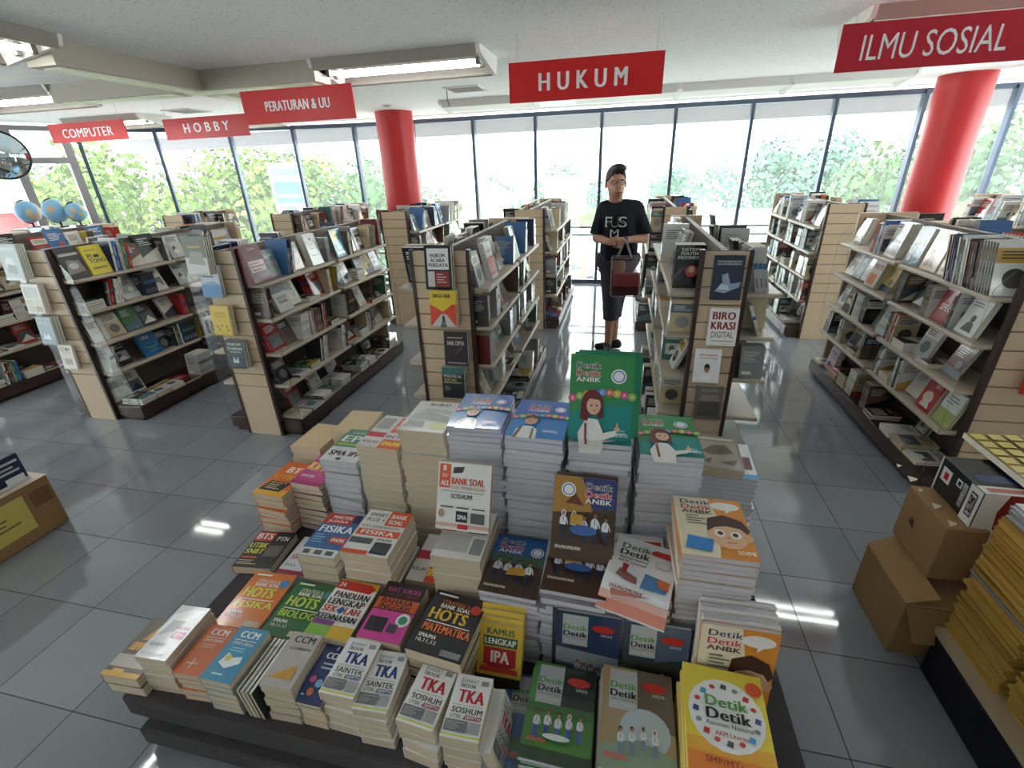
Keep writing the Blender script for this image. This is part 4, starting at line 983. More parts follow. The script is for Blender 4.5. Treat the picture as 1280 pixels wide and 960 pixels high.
def boy(x, y, s, bag='#7a5a34'):
    return [('p', [(x - .4 * s, y - .85 * s), (x + .36 * s, y - .85 * s), (x + .3 * s, y - .42 * s), (x + .1 * s, y - .28 * s), (x - .14 * s, y - .28 * s), (x - .38 * s, y - .46 * s)], '#e9e9e9'), ('p', [(x - .4 * s, y - .85 * s), (x - .28 * s, y - .85 * s), (x - .2 * s, y - .34 * s), (x - .3 * s, y - .36 * s)], bag), ('p', [(x + .16 * s, y - .85 * s), (x + .24 * s, y - .85 * s), (x + .2 * s, y - .38 * s), (x + .13 * s, y - .36 * s)], bag),
            ('e', x, y, .22 * s, .2 * s, '#d9a582'), ('p', [(x - .25 * s, y + .02 * s), (x - .2 * s, y + .2 * s), (x + .02 * s, y + .3 * s), (x + .24 * s, y + .2 * s), (x + .24 * s, y + .06 * s), (x, y + .14 * s)], '#3a2018'), ('e', x - .07 * s, y, .025 * s, .02 * s, '#241a18'), ('e', x + .08 * s, y, .025 * s, .02 * s, '#241a18'), ('r', x - .05 * s, y - .1 * s, x + .06 * s, y - .085 * s, '#9a4a40')]
def bigboy(x, y, s):
    return [('e', x, y, .34 * s, .3 * s, '#e4b48c'), ('e', x + .33 * s, y - .06 * s, .08 * s, .08 * s, '#dca780'), ('p', [(x - .34 * s, y + .02 * s), (x - .3 * s, y + .3 * s), (x, y + .4 * s), (x + .3 * s, y + .3 * s), (x + .4 * s, y + .1 * s), (x + .33 * s, y + .02 * s), (x + .24 * s, y + .12 * s), (x, y + .16 * s), (x - .2 * s, y + .12 * s)], '#43261c'),
            ('e', x - .14 * s, y, .09 * s, .075 * s, '#f6f2ec'), ('e', x + .13 * s, y - .02 * s, .09 * s, .075 * s, '#f6f2ec'), ('e', x - .13 * s, y, .05 * s, .042 * s, '#4a2a1c'), ('e', x + .12 * s, y - .02 * s, .05 * s, .042 * s, '#4a2a1c'), ('r', x - .06 * s, y - .19 * s, x + .1 * s, y - .175 * s, '#b0544a'), ('e', x - .01 * s, y - .09 * s, .035 * s, .025 * s, '#cf9470')]
def pupils(y, n, x0, x1, h, pants='#3c4360'):
    out = []; rr = random.Random(n * 7 + int(h * 100))
    for i in range(n):
        x = x0 + (x1 - x0) * (i + .5) / n; k = rr.uniform(.82, 1.05); hh = h * k; w = hh * .30; yy = y + rr.uniform(-.025, .025); sk = rr.choice(['#a9785a', '#96684c', '#b58563'])
        out += [('p', [(x - w * .42, yy - hh * .5), (x - w * .04, yy - hh * .5), (x, yy - hh * .2), (x + w * .06, yy - hh * .5), (x + w * .44, yy - hh * .5), (x + w * .42, yy), (x - w * .42, yy)], pants),
                ('p', [(x - w * .45, yy - .01), (x + w * .45, yy - .01), (x + w * .52, yy + hh * .24), (x + w * .2, yy + hh * .31), (x - w * .2, yy + hh * .31), (x - w * .52, yy + hh * .24)], '#e4e6ea'),
                ('p', [(x + w * .4, yy + hh * .25), (x + w * .62, yy + hh * .2), (x + w * .85, yy + hh * .02), (x + w * .7, yy)], '#dfe1e6'), ('p', [(x - w * .4, yy + hh * .25), (x - w * .6, yy + hh * .2), (x - w * .62, yy - hh * .02), (x - w * .48, yy)], '#d8dae0'), ('e', x + w * .8, yy, w * .1, hh * .022, sk), ('r', x - w * .05, yy + hh * .08, x + w * .05, yy + hh * .28, '#4a5068')]
        if rr.random() < .3: out += [('e', x, yy + hh * .40, w * .42, hh * .125, '#e9e9ea'), ('e', x, yy + hh * .40, w * .26, hh * .08, sk)]
        else: out += [('e', x, yy + hh * .42, w * .36, hh * .10, '#26201f'), ('e', x + w * .03, yy + hh * .39, w * .29, hh * .08, sk)]
    return out
def un(kind):   # exam-practice cover with a grey title block, green and black Detik
    return [('r', .1, .55, .5, .97, '#b9bcbe'), ('t', 'Detik', .12, .765, .49, .835, '#5c9a4e', .045), ('t', 'Detik', .12, .675, .49, .745, '#1f2426', .045), ('t', 'UJIAN NASIONAL', .12, .635, .49, .66, '#a0655a', .01), ('t', kind, .14, .585, .46, .615, '#d8d8d8', .01), ('e', .74, .83, .18, .05, '#c73028'), ('t', '2025', .70, .735, .88, .765, '#c9d0d6', .03)]
blue = [('r', 0, 0, 1, .5, '#2b86cf'), ('r', 0, .5, 1, 1, '#2f62b5')] + anbk(.22, .62, .72, .075) + badge(.80, .76, .10, .72) + discs(.47) + boy(.36, .38, .52) + [('t', 'SMP/MTs', .62, .1, .88, .16, '#dfeaf4', .03)]
green = [('r', 0, 0, 1, .42, '#138a86'), ('p', [(0, .3), (1, .55), (1, 1), (0, 1)], '#2f8a4d')] + anbk(.1, .48, .74, .075) + badge(.76, .76, .12, .72) + discs(.48, 9, .05, .98) + girl(.37, .44, .62) + [('t', 'SMP/MTs', .70, .05, .95, .10, '#dcefe6', .03), ('t', 'UNTUK', .78, .115, .9, .135, '#dcefe6', .02)]
brown = [('r', 0, 0, 1, 1, '#4a3426'), ('p', [(0, .55), (1, .66), (1, 1), (0, 1)], '#2f3c72'), ('p', [(0, .55), (.65, .60), (.45, 1), (0, 1)], '#a87a34'), ('p', [(.2, .68), (.5, .66), (.36, .8)], '#6d3a22')] + anbk(.52, .94, .76, .08) + badge(.24, .84, .12, .72) + pupils(.42, 5, .1, .95, .36, '#2b2f45') + [('e', .52, .38, .22, .06, '#3d66a8'), ('r', .3, .44, .5, .56, '#c79a3c'), ('t', 'SMA/MA/SMK/MAK', .08, .14, .5, .18, '#e4dcc8', .03)]
brown2 = [('r', 0, 0, 1, 1, '#4d382c'), ('r', 0, .62, 1, 1, '#2b5f9e'), ('r', 0, .5, 1, .66, '#4a6a5c')] + anbk(.12, .56, .74, .085) + badge(.82, .74, .12, .72) + pupils(.36, 4, .1, .85, .4, '#2b2f45') + [('p', [(.38, .28), (.72, .3), (.68, .42), (.42, .4)], '#c9922e'), ('t', 'SMA/MA/SMK/MAK', .08, .06, .46, .1, '#e4dcc8', .03)]
orangeboy = [('r', 0, 0, 1, 1, '#dd8e2f'), ('p', [(0, 0), (.5, 0), (.62, .6), (.52, 1), (0, 1)], '#e9dcc0'), ('e', .74, .87, .22, .075, '#eceae6'), ('p', [(.74, .8), (.82, .8), (.74, .74)], '#eceae6')] + anbk(.1, .54, .76, .085, '#55453c') + bigboy(.68, .38, .8) + [('p', [(.06, .1), (.4, .06), (.46, .26), (.12, .3)], '#2c82c9'), ('t', 'SD/MI', .74, .06, .96, .12, '#f2ead9', .04)] + bars(.14, .48, .44, .66, 4, '#6d6258', 3)
akm = [('r', 0, 0, 1, .1, '#d98a78'), ('r', 0, .1, 1, .17, '#e3b4a8'), ('t', 'Detik', .12, .8, .58, .89, '#5b8f63', .045), ('t', 'Detik', .12, .69, .58, .78, '#26282b', .045), ('t', 'Asesmen Nasional', .12, .63, .58, .67, '#3b3d44', .01), ('t', 'AKM Literasi', .12, .57, .56, .615, '#a03a44', .02), ('p', [(.6, .8), (.95, .8), (.95, .89), (.65, .89), (.58, .845)], '#cc2f2c'), ('e', .8, .68, .12, .06, '#b9b9bd'), ('e', .8, .68, .105, .05, '#dfdfe3'),
      ('p', [(.55, .28), (.92, .3), (.96, .46), (.58, .48)], '#4c7fb5'), ('p', [(.8, .36), (.95, .34), (.95, .46), (.76, .46)], '#d9713a'), ('p', [(.16, .36), (.3, .32), (.5, .3), (.48, .38), (.2, .46)], '#8a5a5a'), ('p', [(.24, .4), (.3, .4), (.32, .54), (.22, .54)], '#a5352e'), ('t', 'SMA/MA/SMK/MAK', .12, .19, .62, .23, '#8a2a33', .03)]

S = stack
S('exam_book', -1.665, 1.52, .17, .27, .46, .03, '#e2702c', [('r', 0, 0, 1, .18, '#e5a92e'), ('p', [(.05, .12), (.75, .12), (.85, .4), (.15, .4)], '#26252a'), ('t', 'UTBK', .1, .48, .9, .60, '#e5b52e', .04), ('t', 'SNBT', .2, .33, .75, .38, '#e5c12e', .03), ('t', 'BTS', .3, .66, .9, .84, '#f1e6df', .05)] + bars(.2, .16, .7, .32, 3, '#d5c7a0', 2), 'pcream', 'orange and yellow UTBK exam book on the far-left rear stack', 'yellow UTBK exam book stack', -3)
S('exam_book', -1.49, 1.58, .165, .27, .50, .032, '#c93a86', [('t', 'KIMIA', .06, .42, .9, .66, '#e8c53a', .04), ('t', 'BANK', .2, .72, .8, .86, '#f1e2ea', .04), ('t', 'SMA/MA', .1, .2, .55, .28, '#efd6e4', .02), ('r', 0, 0, 1, .1, '#b12b73')], 'pcream', 'magenta KIMIA chemistry exam book on its rear stack', 'magenta KIMIA book stack', -4, gloss='gloss', lowcover='#7c3a55')
S('exam_book', -1.31, 1.595, .19, .285, .64, .034, '#5f8f78', [('r', 0, 0, 1, .42, '#d5dcdf'), ('t', 'LATIHAN', .2, .84, .8, .90, '#d8e4dc', .02), ('t', 'EPSi', .08, .58, .92, .78, '#eef2ee', .05), ('r', .05, .48, .95, .53, '#a9c257'), ('t', 'SMA IPA', .1, .16, .95, .30, '#24262a', .04), ('r', .4, .04, .52, .1, '#3b3d42')], 'pwhite', 'green and white EPSi SMA IPA book on shrink-wrapped stack', 'shrink-wrapped EPSi book stack', -1, gloss='gloss', lowcover='#a8a39b', spread=2)
S('exam_book', -1.10, 1.59, .20, .285, .74, .036, '#dfdcd8', [('r', .5, 0, 1, .26, '#dd5a2e'), ('t', 'SMA/MA', .54, .08, .98, .2, '#f2d23c', .04), ('r', 0, 0, .48, .2, '#d6cfcc'), ('t', 'KELAS', .06, .12, .42, .19, '#5a4446', .02), ('t', 'INTI', .5, .3, .9, .38, '#3a3438', .03), ('r', 0, .3, .45, .44, '#c9354a'), ('r', .5, .46, 1, .96, '#d95436'), ('t', 'SMART', .56, .74, .96, .86, '#f0dcd2', .04), ('t', 'PLUS', .56, .56, .9, .68, '#f0dcd2', .04), ('r', .05, .55, .4, .9, '#a9a4a2')], 'pcream', 'white and orange SMA/MA exam book on a tall cream-paged stack', 'tall SMA/MA exam book stack', -2, spread=.6)
S('exam_book', -.87, 1.56, .205, .27, .86, .04, '#d2d0ca', [('t', 'BUKU', .3, .84, .75, .94, '#4a4a4a', .03), ('p', [(.05, .3), (.5, .35), (.95, .3), (.9, .5), (.4, .62), (.1, .55)], '#9c9a96'), ('p', [(.1, .6), (.6, .62), (.9, .55), (.9, .7), (.3, .75)], '#b5b2ad'), ('r', .6, .1, .98, .28, '#c6c46a'), ('p', [(.05, .1), (.5, .12), (.45, .3), (.1, .3)], '#77756f')], 'pcream', 'silvery shrink-wrapped book on the tall stack left of the blue books', 'tall stack of cream books under silvery wrap', 0, gloss='gloss', spread=.6)
S('workbook', -.60, 1.445, .21, .285, .965, .0205, WKb, blue, 'pwhite', 'blue ANBK workbook on the left one of the two tall blue stacks', 'left blue workbook stack', 2, lowcover='#c9cbd6', gloss='gloss')
S('workbook', -.365, 1.395, .21, .285, .98, .0205, WKb, blue, 'pwhite', 'blue ANBK workbook on the right one of the two tall blue stacks', 'right blue workbook stack', -2, lowcover='#c9cbd6')
S('workbook', -.14, 1.405, .215, .285, .97, .0205, '#1f8a62', green, 'pwhite', 'green ANBK workbook lying under the propped green one', 'left green workbook stack', 0, lowcover='#c7ccd0')
S('workbook', .105, 1.41, .21, .285, .94, .0205, '#1f8a62', green, 'pwhite', 'green ANBK workbook lying flat on the right green stack', 'right green workbook stack', 2, lowcover='#c7ccd0')
S('workbook', .395, 1.83, .235, .29, .60, .021, '#dfe5e9', [('r', 0, 0, 1, .13, '#4aa3d6'), ('p', [(.78, .25), (.95, .25), (.95, .6), (.82, .6)], '#6a3340'), ('e', .6, .8, .1, .05, '#4aa3d6')], 'pwhite', 'white and sky-blue workbook under the grey map book', 'white and sky-blue workbook stack', -3)
S('atlas_book', .375, 1.815, .19, .28, .645, .0215, '#8f857b', [('r', .06, .05, .94, .82, '#a59c91'), ('p', [(.15, .5), (.4, .7), (.7, .72), (.85, .5), (.6, .42), (.3, .4)], '#6b625a'), ('p', [(.1, .2), (.35, .3), (.3, .14)], '#6b625a'), ('p', [(.5, .2), (.9, .3), (.8, .12)], '#6b625a'), ('r', .1, .86, .9, .93, '#c9c2b8')], 'pcream', 'grey-brown map book on top of the sky-blue workbooks', 'grey map book stack', -4, z0=.602, gloss='gloss')
S('workbook', .228, 1.115, .212, .27, .80, .0205, '#dd8e2f', orangeboy, 'pwhite', 'orange ANBK SD/MI workbook with a boy face on the right-hand stack', 'tall orange SD/MI workbook stack', 1, lowcover='#cdb9a6')
S('workbook', -.408, 1.10, .205, .275, .54, .0205, '#4d382c', brown2, 'pwhite', 'brown and blue ANBK workbook with pupils round a table', 'brown-blue ANBK workbook stack', -2, lowcover='#b9b5bd', jit=.007)
S('workbook', -.19, 1.09, .21, .275, .60, .0205, '#4a3426', brown, 'pwhite', 'brown ANBK workbook lying flat under the propped brown one', 'brown ANBK workbook stack', -2, lowcover='#b9b5bd', jit=.007)
S('workbook', .032, 1.095, .185, .28, .615, .0205, '#e6dfe2', akm, 'pwhite', 'white AKM Literasi workbook under the drooping copy', 'white AKM workbook stack', 2, lowcover='#d3b9ba', jit=.006)
S('exam_book', -.978, 1.183, .195, .25, .53, .045, '#e8e5e0', [('r', .52, .66, 1, 1, '#e0592c'), ('t', 'BANK', .58, .83, .92, .93, '#f4e6dd', .04), ('t', 'SOAL', .58, .70, .9, .80, '#f4e6dd', .04), ('t', 'SMART', .08, .84, .48, .92, '#4a4648', .02), ('t', 'PLUS +', .08, .72, .48, .80, '#4a4648', .02), ('t', 'FULL PEMBAHASAN', .06, .58, .9, .63, '#8b8385', .01), ('r', .04, .40, .98, .54, '#e0592c'), ('t', 'FISIKA', .14, .425, .86, .515, '#f7ede6', .05), ('r', .02, .22, .5, .34, '#55565a'), ('r', .58, .04, .94, .28, '#3b3c41'), ('t', 'SMA/MA', .58, .31, .9, .36, '#3b3c41', .02), ('r', .0, 0, .55, .08, '#e0592c')], 'pcream', 'white and orange SMART PLUS FISIKA book on a middle-row stack', 'SMART PLUS FISIKA book stack', 0, spread=.8)
S('exam_book', -1.205, 1.21, .165, .255, .45, .045, '#3f6da3', [('r', .0, .74, .8, 1, '#c33a2e'), ('t', 'MASTER', .2, .87, .75, .95, '#f2e2d8', .04), ('t', 'JUARA', .12, .76, .7, .84, '#f2e2d8', .04), ('r', .8, .8, 1, 1, '#2d3a68'), ('t', 'FISIKA', .08, .54, .98, .70, '#eef2f4', .05), ('r', .55, .3, .98, .46, '#c9432f'), ('t', 'SMA/MA', .58, .34, .95, .42, '#f2e2d8', .03), ('r', 0, .0, 1, .17, '#dfe0dd')] + bars(.08, .28, .5, .5, 4, '#9dc3d8', 2) + [('r', .1, .04, .28, .13, '#5b5b5e'), ('r', .4, .04, .6, .13, '#5b5b5e'), ('r', .7, .04, .9, .13, '#5b5b5e')], 'pcream', 'blue and red MASTER JUARA FISIKA book on a middle-row stack', 'MASTER JUARA FISIKA book stack', 1)
S('exam_book', -1.615, 1.255, .185, .225, .262, .042, '#232226', [('r', .0, .72, .5, .98, '#c8372c'), ('t', 'BTS', .05, .77, .46, .94, '#f3e3dc', .05), ('t', 'UTBK', .04, .52, .5, .66, '#d3cf4c', .04), ('t', 'SNBT', .04, .36, .5, .49, '#d3cf4c', .04), ('t', 'PTN', .62, .74, .92, .86, '#e8e2da', .03), ('r', .05, .24, .45, .28, '#d8553a'), ('r', .55, .3, .95, .6, '#6a5d58')] + bars(.05, .06, .6, .2, 3, '#c9b98a', 2), 'pcream', 'black BTS UTBK SNBT book lying alone at the left edge', 'black BTS book', 6)
S('exam_book', -1.405, 1.27, .17, .225, .25, .03, '#e6e1e3', [('t', 'SNPMB', .1, .38, .9, .5, '#a5284e', .03), ('t', 'S', .2, .62, .5, .9, '#26252a', .05), ('r', .0, 0, 1, .1, '#a5284e'), ('t', 'FULL', .1, .2, .4, .26, '#55474d', .02)], 'pwhite', 'white SNPMB book lying between the BTS and FISIKA books', 'white SNPMB book', 1)
S('exam_book', -.757, 1.24, .155, .26, .37, .05, '#dcd7d0', [('r', .5, .5, 1, 1, '#d4432f'), ('t', 'SMART', .55, .84, .95, .92, '#f2d24a', .04), ('t', 'PLUS', .55, .72, .88, .8, '#f2d24a', .04), ('t', 'SOSHUM', .52, .52, .98, .62, '#f4e6dd', .04), ('r', 0, .44, .48, .62, '#c9354a'), ('t', 'INTI', .5, .36, .95, .46, '#2f2b2e', .03), ('r', .48, 0, 1, .3, '#dd5030'), ('t', 'SMA/MA', .5, .12, .98, .26, '#f2d24a', .05), ('t', 'KELAS', .04, .2, .42, .27, '#5a4446', .02)], 'pcream', 'red and white SOSHUM book half hidden between the FISIKA stack and the standing book', 'red-white SOSHUM book stack', 0)
S('exam_book', -.592, 1.155, .183, .255, .61, .043, '#e3ded8', [('r', .0, .5, .3, 1, '#e0592c'), ('r', .0, .12, .68, .45, '#b9b6b4'), ('t', '1 for', .04, .82, .26, .93, '#f5e8de', .03), ('t', 'ALL', .04, .68, .26, .79, '#f5e8de', .05), ('r', .72, .1, .96, .4, '#8f8c8c'), ('t', 'SOAL', .38, .74, .9, .84, '#6a5f5c', .02), ('r', .55, .5, .95, .6, '#4c4a4c')], 'pcream', 'white and orange book lying under the standing 1 FOR ALL book', 'cream stack under the 1 FOR ALL book', 0)
hot = lambda c, a, b, sub, cs: [('t', 'STRATEGI &', .22, .80, .74, .86, cs[0], .03), ('t', 'BANK SOAL', .22, .72, .78, .79, cs[1], .04), ('t', 'HOTS', .10, .52, .78, .70, cs[2], .05), ('r', .1, .47, .9, .485, cs[1]), ('t', sub, .1, .33, .95, .45, cs[3], .045), ('t', 'SMA/MA', .1, .22, .42, .28, cs[1], .03), ('t', '10,11,12', .1, .14, .46, .20, cs[1], .02), ('e', .86, .80, .1, .075, b), ('r', .6, .03, .95, .12, a), ('r', .08, .92, .45, .95, cs[1])]
S('exam_book', -1.42, .955, .188, .26, .31, .044, '#df7a2c', hot(0, '#c9b79a', '#3f8ac0', 'FISIKA', ['#f0e2d2', '#f4efe6', '#dfe04e', '#ece24e']), 'pcream', 'orange HOTS FISIKA exam book', 'orange HOTS FISIKA book', 3, gloss='gloss')
S('exam_book', -1.222, .955, .188, .25, .31, .044, '#2f6d3c', hot(0, '#c9c3a9', '#4a8f8a', 'BIOLOGI', ['#dfe6d4', '#eef2e6', '#c6dc52', '#b9d84a']), 'pcream', 'green HOTS BIOLOGI exam book', 'green HOTS BIOLOGI book', 0, gloss='gloss')
S('exam_book', -1.00, .935, .170, .245, .39, .042, '#ece7e0', [('r', 0, .86, 1, 1, '#d5a431'), ('p', [(.0, .82), (.86, .80), (.95, .9), (.8, .97), (.0, .98)], '#c8302a'), ('t', '24', .06, .86, .2, .94, '#f3e2cf', .05), ('t', 'PANDUAN', .1, .66, .92, .77, '#26262a', .05), ('t', 'LENGKAP', .06, .53, .9, .64, '#26262a', .05), ('t', 'SEK', .04, .40, .36, .51, '#c8302a', .05), ('t', 'LAH', .56, .40, .9, .51, '#c8302a', .05), ('p', [(.36, .44), (.46, .52), (.56, .46), (.47, .38)], '#2f62a5'), ('t', 'KEDiNASAN', .02, .27, .92, .37, '#26262a', .05), ('r', 0, .18, .5, .26, '#7a3a86'), ('r', 0, 0, .5, .18, '#86b84a'), ('r', .5, 0, 1, .2, '#d9ac34')], 'pcream', 'white PANDUAN LENGKAP SEKOLAH KEDINASAN book', 'PANDUAN LENGKAP book', -1)
S('exam_book', -.795, .94, .160, .24, .42, .065, '#2b2629', [('t', 'KIAT SUKSES', .12, .82, .92, .90, '#c9528f', .03), ('t', 'LULUS UJIAN', .12, .72, .92, .80, '#7b2f35', .04), ('r', .0, .5, 1, .7, '#d9622f'), ('t', 'BAHASA', .12, .60, .86, .69, '#2b2227', .04), ('t', 'INGGRIS', .12, .50, .86, .59, '#2b2227', .04), ('r', 0, 0, 1, .48, '#d8459b'), ('r', .06, .12, .5, .36, '#2a2226'), ('e', .82, .36, .16, .11, '#dfe6df'), ('e', .82, .36, .1, .07, '#3d8f6a'), ('r', .56, .14, .78, .28, '#4a4046')], 'pcream', 'pink and black KIAT SUKSES BAHASA INGGRIS book', 'BAHASA INGGRIS book', -1)
S('exam_book', -.598, .905, .195, .24, .46, .048, '#232126', hot(0, '#8d8b8c', '#c73a3a', 'MATEMATIKA', ['#dd6f2e', '#eee8df', '#e0b23c', '#dd6f2e']), 'pcream', 'black HOTS MATEMATIKA exam book on a stack of three or more', 'black HOTS MATEMATIKA book', -6, gloss='gloss')
S('exam_book', -1.655, .712, .145, .225, .31, .043, '#6a5b4b', [('r', 0, 0, 1, .08, '#dba53a'), ('r', 0, .15, 1, .35, '#b9ada2'), ('t', 'SBMPTN', .1, .42, .6, .56, '#dca63c', .05), ('p', [(.25, .6), (.6, .6), (.8, .95), (.45, .95)], '#c98f38'), ('r', .2, .05, .5, .12, '#e0b14a')], 'pcream', 'brown and yellow SBMPTN book at the front left corner', 'corner stack of SBMPTN books', 3, gloss='gloss')
S('exam_book', -1.505, .742, .12, .205, .40, .03, '#d8d6d8', [('p', [(.0, .45), (.5, .62), (.95, .92), (.5, .95), (.05, .8)], '#f2f2f4'), ('p', [(.1, .4), (.5, .5), (.6, .7), (.2, .7)], '#b5b3b8'), ('r', .55, .38, .92, .5, '#c63a86'), ('t', 'JITU', .6, .42, .88, .47, '#f2dce8', .02), ('t', 'SEJARAH', .1, .2, .6, .28, '#8a868c', .02), ('r', .1, .06, .8, .1, '#b9b6ba'), ('t', 'RENCANA', .5, .54, .92, .6, '#c63a86', .02)], 'pcream', 'silvery shrink-wrapped book on the small stack at front left', 'silvery front stack', 3, gloss='gloss', lowcover='#e6e4e2')
ccm = lambda c2: [('t', 'CCM', .22, .80, .82, .93, '#f1efea', .05), ('r', .14, .74, .86, .755, '#e4ddd2'), ('t', 'CEPAT CERDAS', .16, .66, .84, .71, '#efe6da', .01)] + bars(.24, .52, .8, .62, 2, c2, 4)
S('pocket_book', -1.362, .738, .11, .18, .365, .028, '#d26a3a', ccm('#e8b99a') + [('r', .2, .2, .6, .22, '#efd9c6'), ('r', .38, .1, .42, .3, '#efd9c6')], 'pcream', 'orange CCM pocket book on the front row', 'orange CCM book stack', 3, lowcover='#d9825a')
S('pocket_book', -1.237, .728, .115, .19, .39, .028, '#3f8fb3', ccm('#9cc9dc') + [('p', [(.2, .3), (.5, .22), (.85, .34), (.8, .46), (.5, .42), (.3, .5)], '#e8eef0'), ('e', .4, .4, .1, .06, '#d9c46a'), ('r', .25, .1, .6, .13, '#bfe0ea')], 'pcream', 'blue CCM pocket book on the front row', 'blue CCM book stack', 0, lowcover='#5f9ab5')
S('pocket_book', -1.022, .742, .11, .188, .40, .036, '#b8b1ab', [('t', 'CCM', .2, .80, .86, .93, '#3a383b', .05), ('t', 'EKONOMI SMA/MA', .2, .66, .9, .71, '#5a565a', .01)] + [('r', .12 + .1 * i, .14, .20 + .1 * i, .18 + .035 * i, '#dba22f') for i in range(7)] + [('e', .85, .95, .1, .03, '#d6d2ce')], 'pcream', 'grey CCM pocket book with yellow bars on the front row', 'grey CCM book stack', 2, lowcover='#b5aaa0')
tka = lambda c, s: [('r', 0, .0, 1, .06, '#d6d63e'), ('r', 0, 0, 1, .035, '#eceae6'), ('t', 'SMART', .22, .86, .64, .92, '#8a878a', .0), ('t', 'BOOK', .22, .78, .6, .84, '#2b2b30', .03), ('r', .17, .78, .19, .93, '#4a4a4e'), ('t', 'TKA', .2, .54, .88, .74, c, .045), ('r', .1, .49, .9, .5, '#b5b2b2'), ('t', s, .12, .37, .92, .46, '#2b2b30', .02), ('t', 'UTBK', .12, .29, .42, .345, '#55555a', .01), ('p', [(.46, .285), (.92, .285), (.94, .35), (.5, .35)], '#9a3552' if c != '#28357c' else '#4a5a8c'), ('t', 'SBMPTN', .52, .295, .9, .34, '#f1ecec', .02),
    ('r', .04, .09, .62, .26, '#7a797d'), ('r', .66, .09, .95, .26, '#a5a4a6'), ('r', .72, .84, .92, .92, '#9b9a9c')] + bars(.08, .11, .55, .24, 4, '#b9b8ba', 4)
S('pocket_book', -.818, .752, .116, .188, .41, .038, '#eeecea', tka('#28357c', 'SAINTEK'), 'pcream', 'white TKA SAINTEK pocket book, left one of the two with blue letters', 'left TKA SAINTEK book stack', 0, spread=2.5)
S('pocket_book', -.700, .735, .11, .19, .395, .036, '#eeecea', tka('#28357c', 'SAINTEK'), 'pcream', 'white TKA SAINTEK pocket book, right one of the two with blue letters', 'right TKA SAINTEK book stack', 3, spread=2.5)
S('pocket_book', -.552, .725, .118, .185, .41, .047, '#eeecea', tka('#c22337', 'SOSHUM'), 'pcream', 'white TKA SOSHUM pocket book, left one of the two with red letters', 'left TKA SOSHUM book stack', -5, spread=3)
S('pocket_book', -.41, .705, .112, .18, .42, .05, '#eeecea', tka('#c22337', 'SOSHUM'), 'pcream', 'white TKA SOSHUM pocket book, right one of the two with red letters', 'right TKA SOSHUM book stack', 1, spread=3)
S('workbook', -.275, .74, .205, .285, .256, .017, '#3f6d9e', un('IPA') + [('r', .1, .1, .9, .3, '#5d7f66'), ('t', 'SMP/MTs', .12, .1, .5, .16, '#cf6a5a', .03)], 'pwhite', 'blue Detik workbook partly under the TKA SOSHUM books', 'blue Detik front workbook', 2, gloss='gloss')
S('workbook', -.200, .74, .200, .29, .335, .019, '#4f8a3f', [('r', 0, 0, 1, .12, '#2d4a2c'), ('r', .5, .55, 1, 1, '#232a26'), ('r', 0, .45, 1, .55, '#3f7038')] + un('BAHASA') + pupils(.34, 5, .1, .9, .3, '#4a5f9e') + [('e', .5, .22, .2, .03, '#dfe6df'), ('t', 'SMA/MA', .08, .15, .36, .19, '#e05a4a', .04)], 'pwhite', 'green Detik Bahasa workbook on the front row', 'green Detik front workbook', -1, z0=.257, gloss='gloss')
S('workbook', .022, .735, .205, .29, .385, .0205, '#a5906a', [('p', [(.5, .5), (1, .4), (1, 1), (.5, 1)], '#6a5d4e'), ('e', .6, .38, .34, .22, '#b5c4cc'), ('p', [(0, .0), (1, 0), (1, .2), (.5, .3), (0, .2)], '#8aa08a')] + un('GEOGRAFI') + pupils(.28, 4, .2, .8, .24, '#7a8aa0') + [('t', 'SMA/MA', .06, .08, .36, .13, '#d95a4a', .04)], 'pwhite', 'tan Detik workbook with a white peak on the front row', 'tan Detik front workbook stack', -1, gloss='gloss', lowcover='#bfb4a2')
icons = []
for i in range(16):
    a = 2 * math.pi * i / 16; xx, yy = .5 + .37 * math.cos(a), .55 + .262 * math.sin(a)
    icons += [('e', xx, yy, .035, .022, ['#4a8fc0', '#c7392f', '#3a3c44', '#8a8f96', '#2f6fae', '#d0503a'][i % 6])] if i % 2 else [('p', [(xx - .04, yy - .02), (xx + .03, yy - .03), (xx + .045, yy + .02), (xx - .02, yy + .03)], ['#3a4f86', '#c7392f', '#5a5c62', '#3f9ad0'][(i // 2) % 4])]
S('workbook', .235, .712, .207, .285, .50, .0205, '#e9d04a', [('r', 0, 0, 1, .18, '#ea8a3c'), ('r', 0, .18, 1, .3, '#ebae42'), ('e', .5, .55, .46, .335, '#f0efec')] + icons + [('t', 'Detik', .26, .60, .76, .70, '#5f9a4e', .045), ('t', 'Detik', .26, .48, .78, .58, '#24282b', .045), ('t', 'Asesmen Nasional', .24, .42, .80, .46, '#3f4248', .01), ('t', 'AKM Literasi', .34, .34, .72, .38, '#b0454a', .02), ('e', .88, .84, .1, .07, '#d9502c'), ('t', 'SMP/MTs', .2, .1, .62, .15, '#a8452c', .03)], 'pwhite', 'yellow Detik Asesmen Nasional workbook at the front right corner', 'yellow Detik front workbook stack', -3, lowcover='#e2c97a')

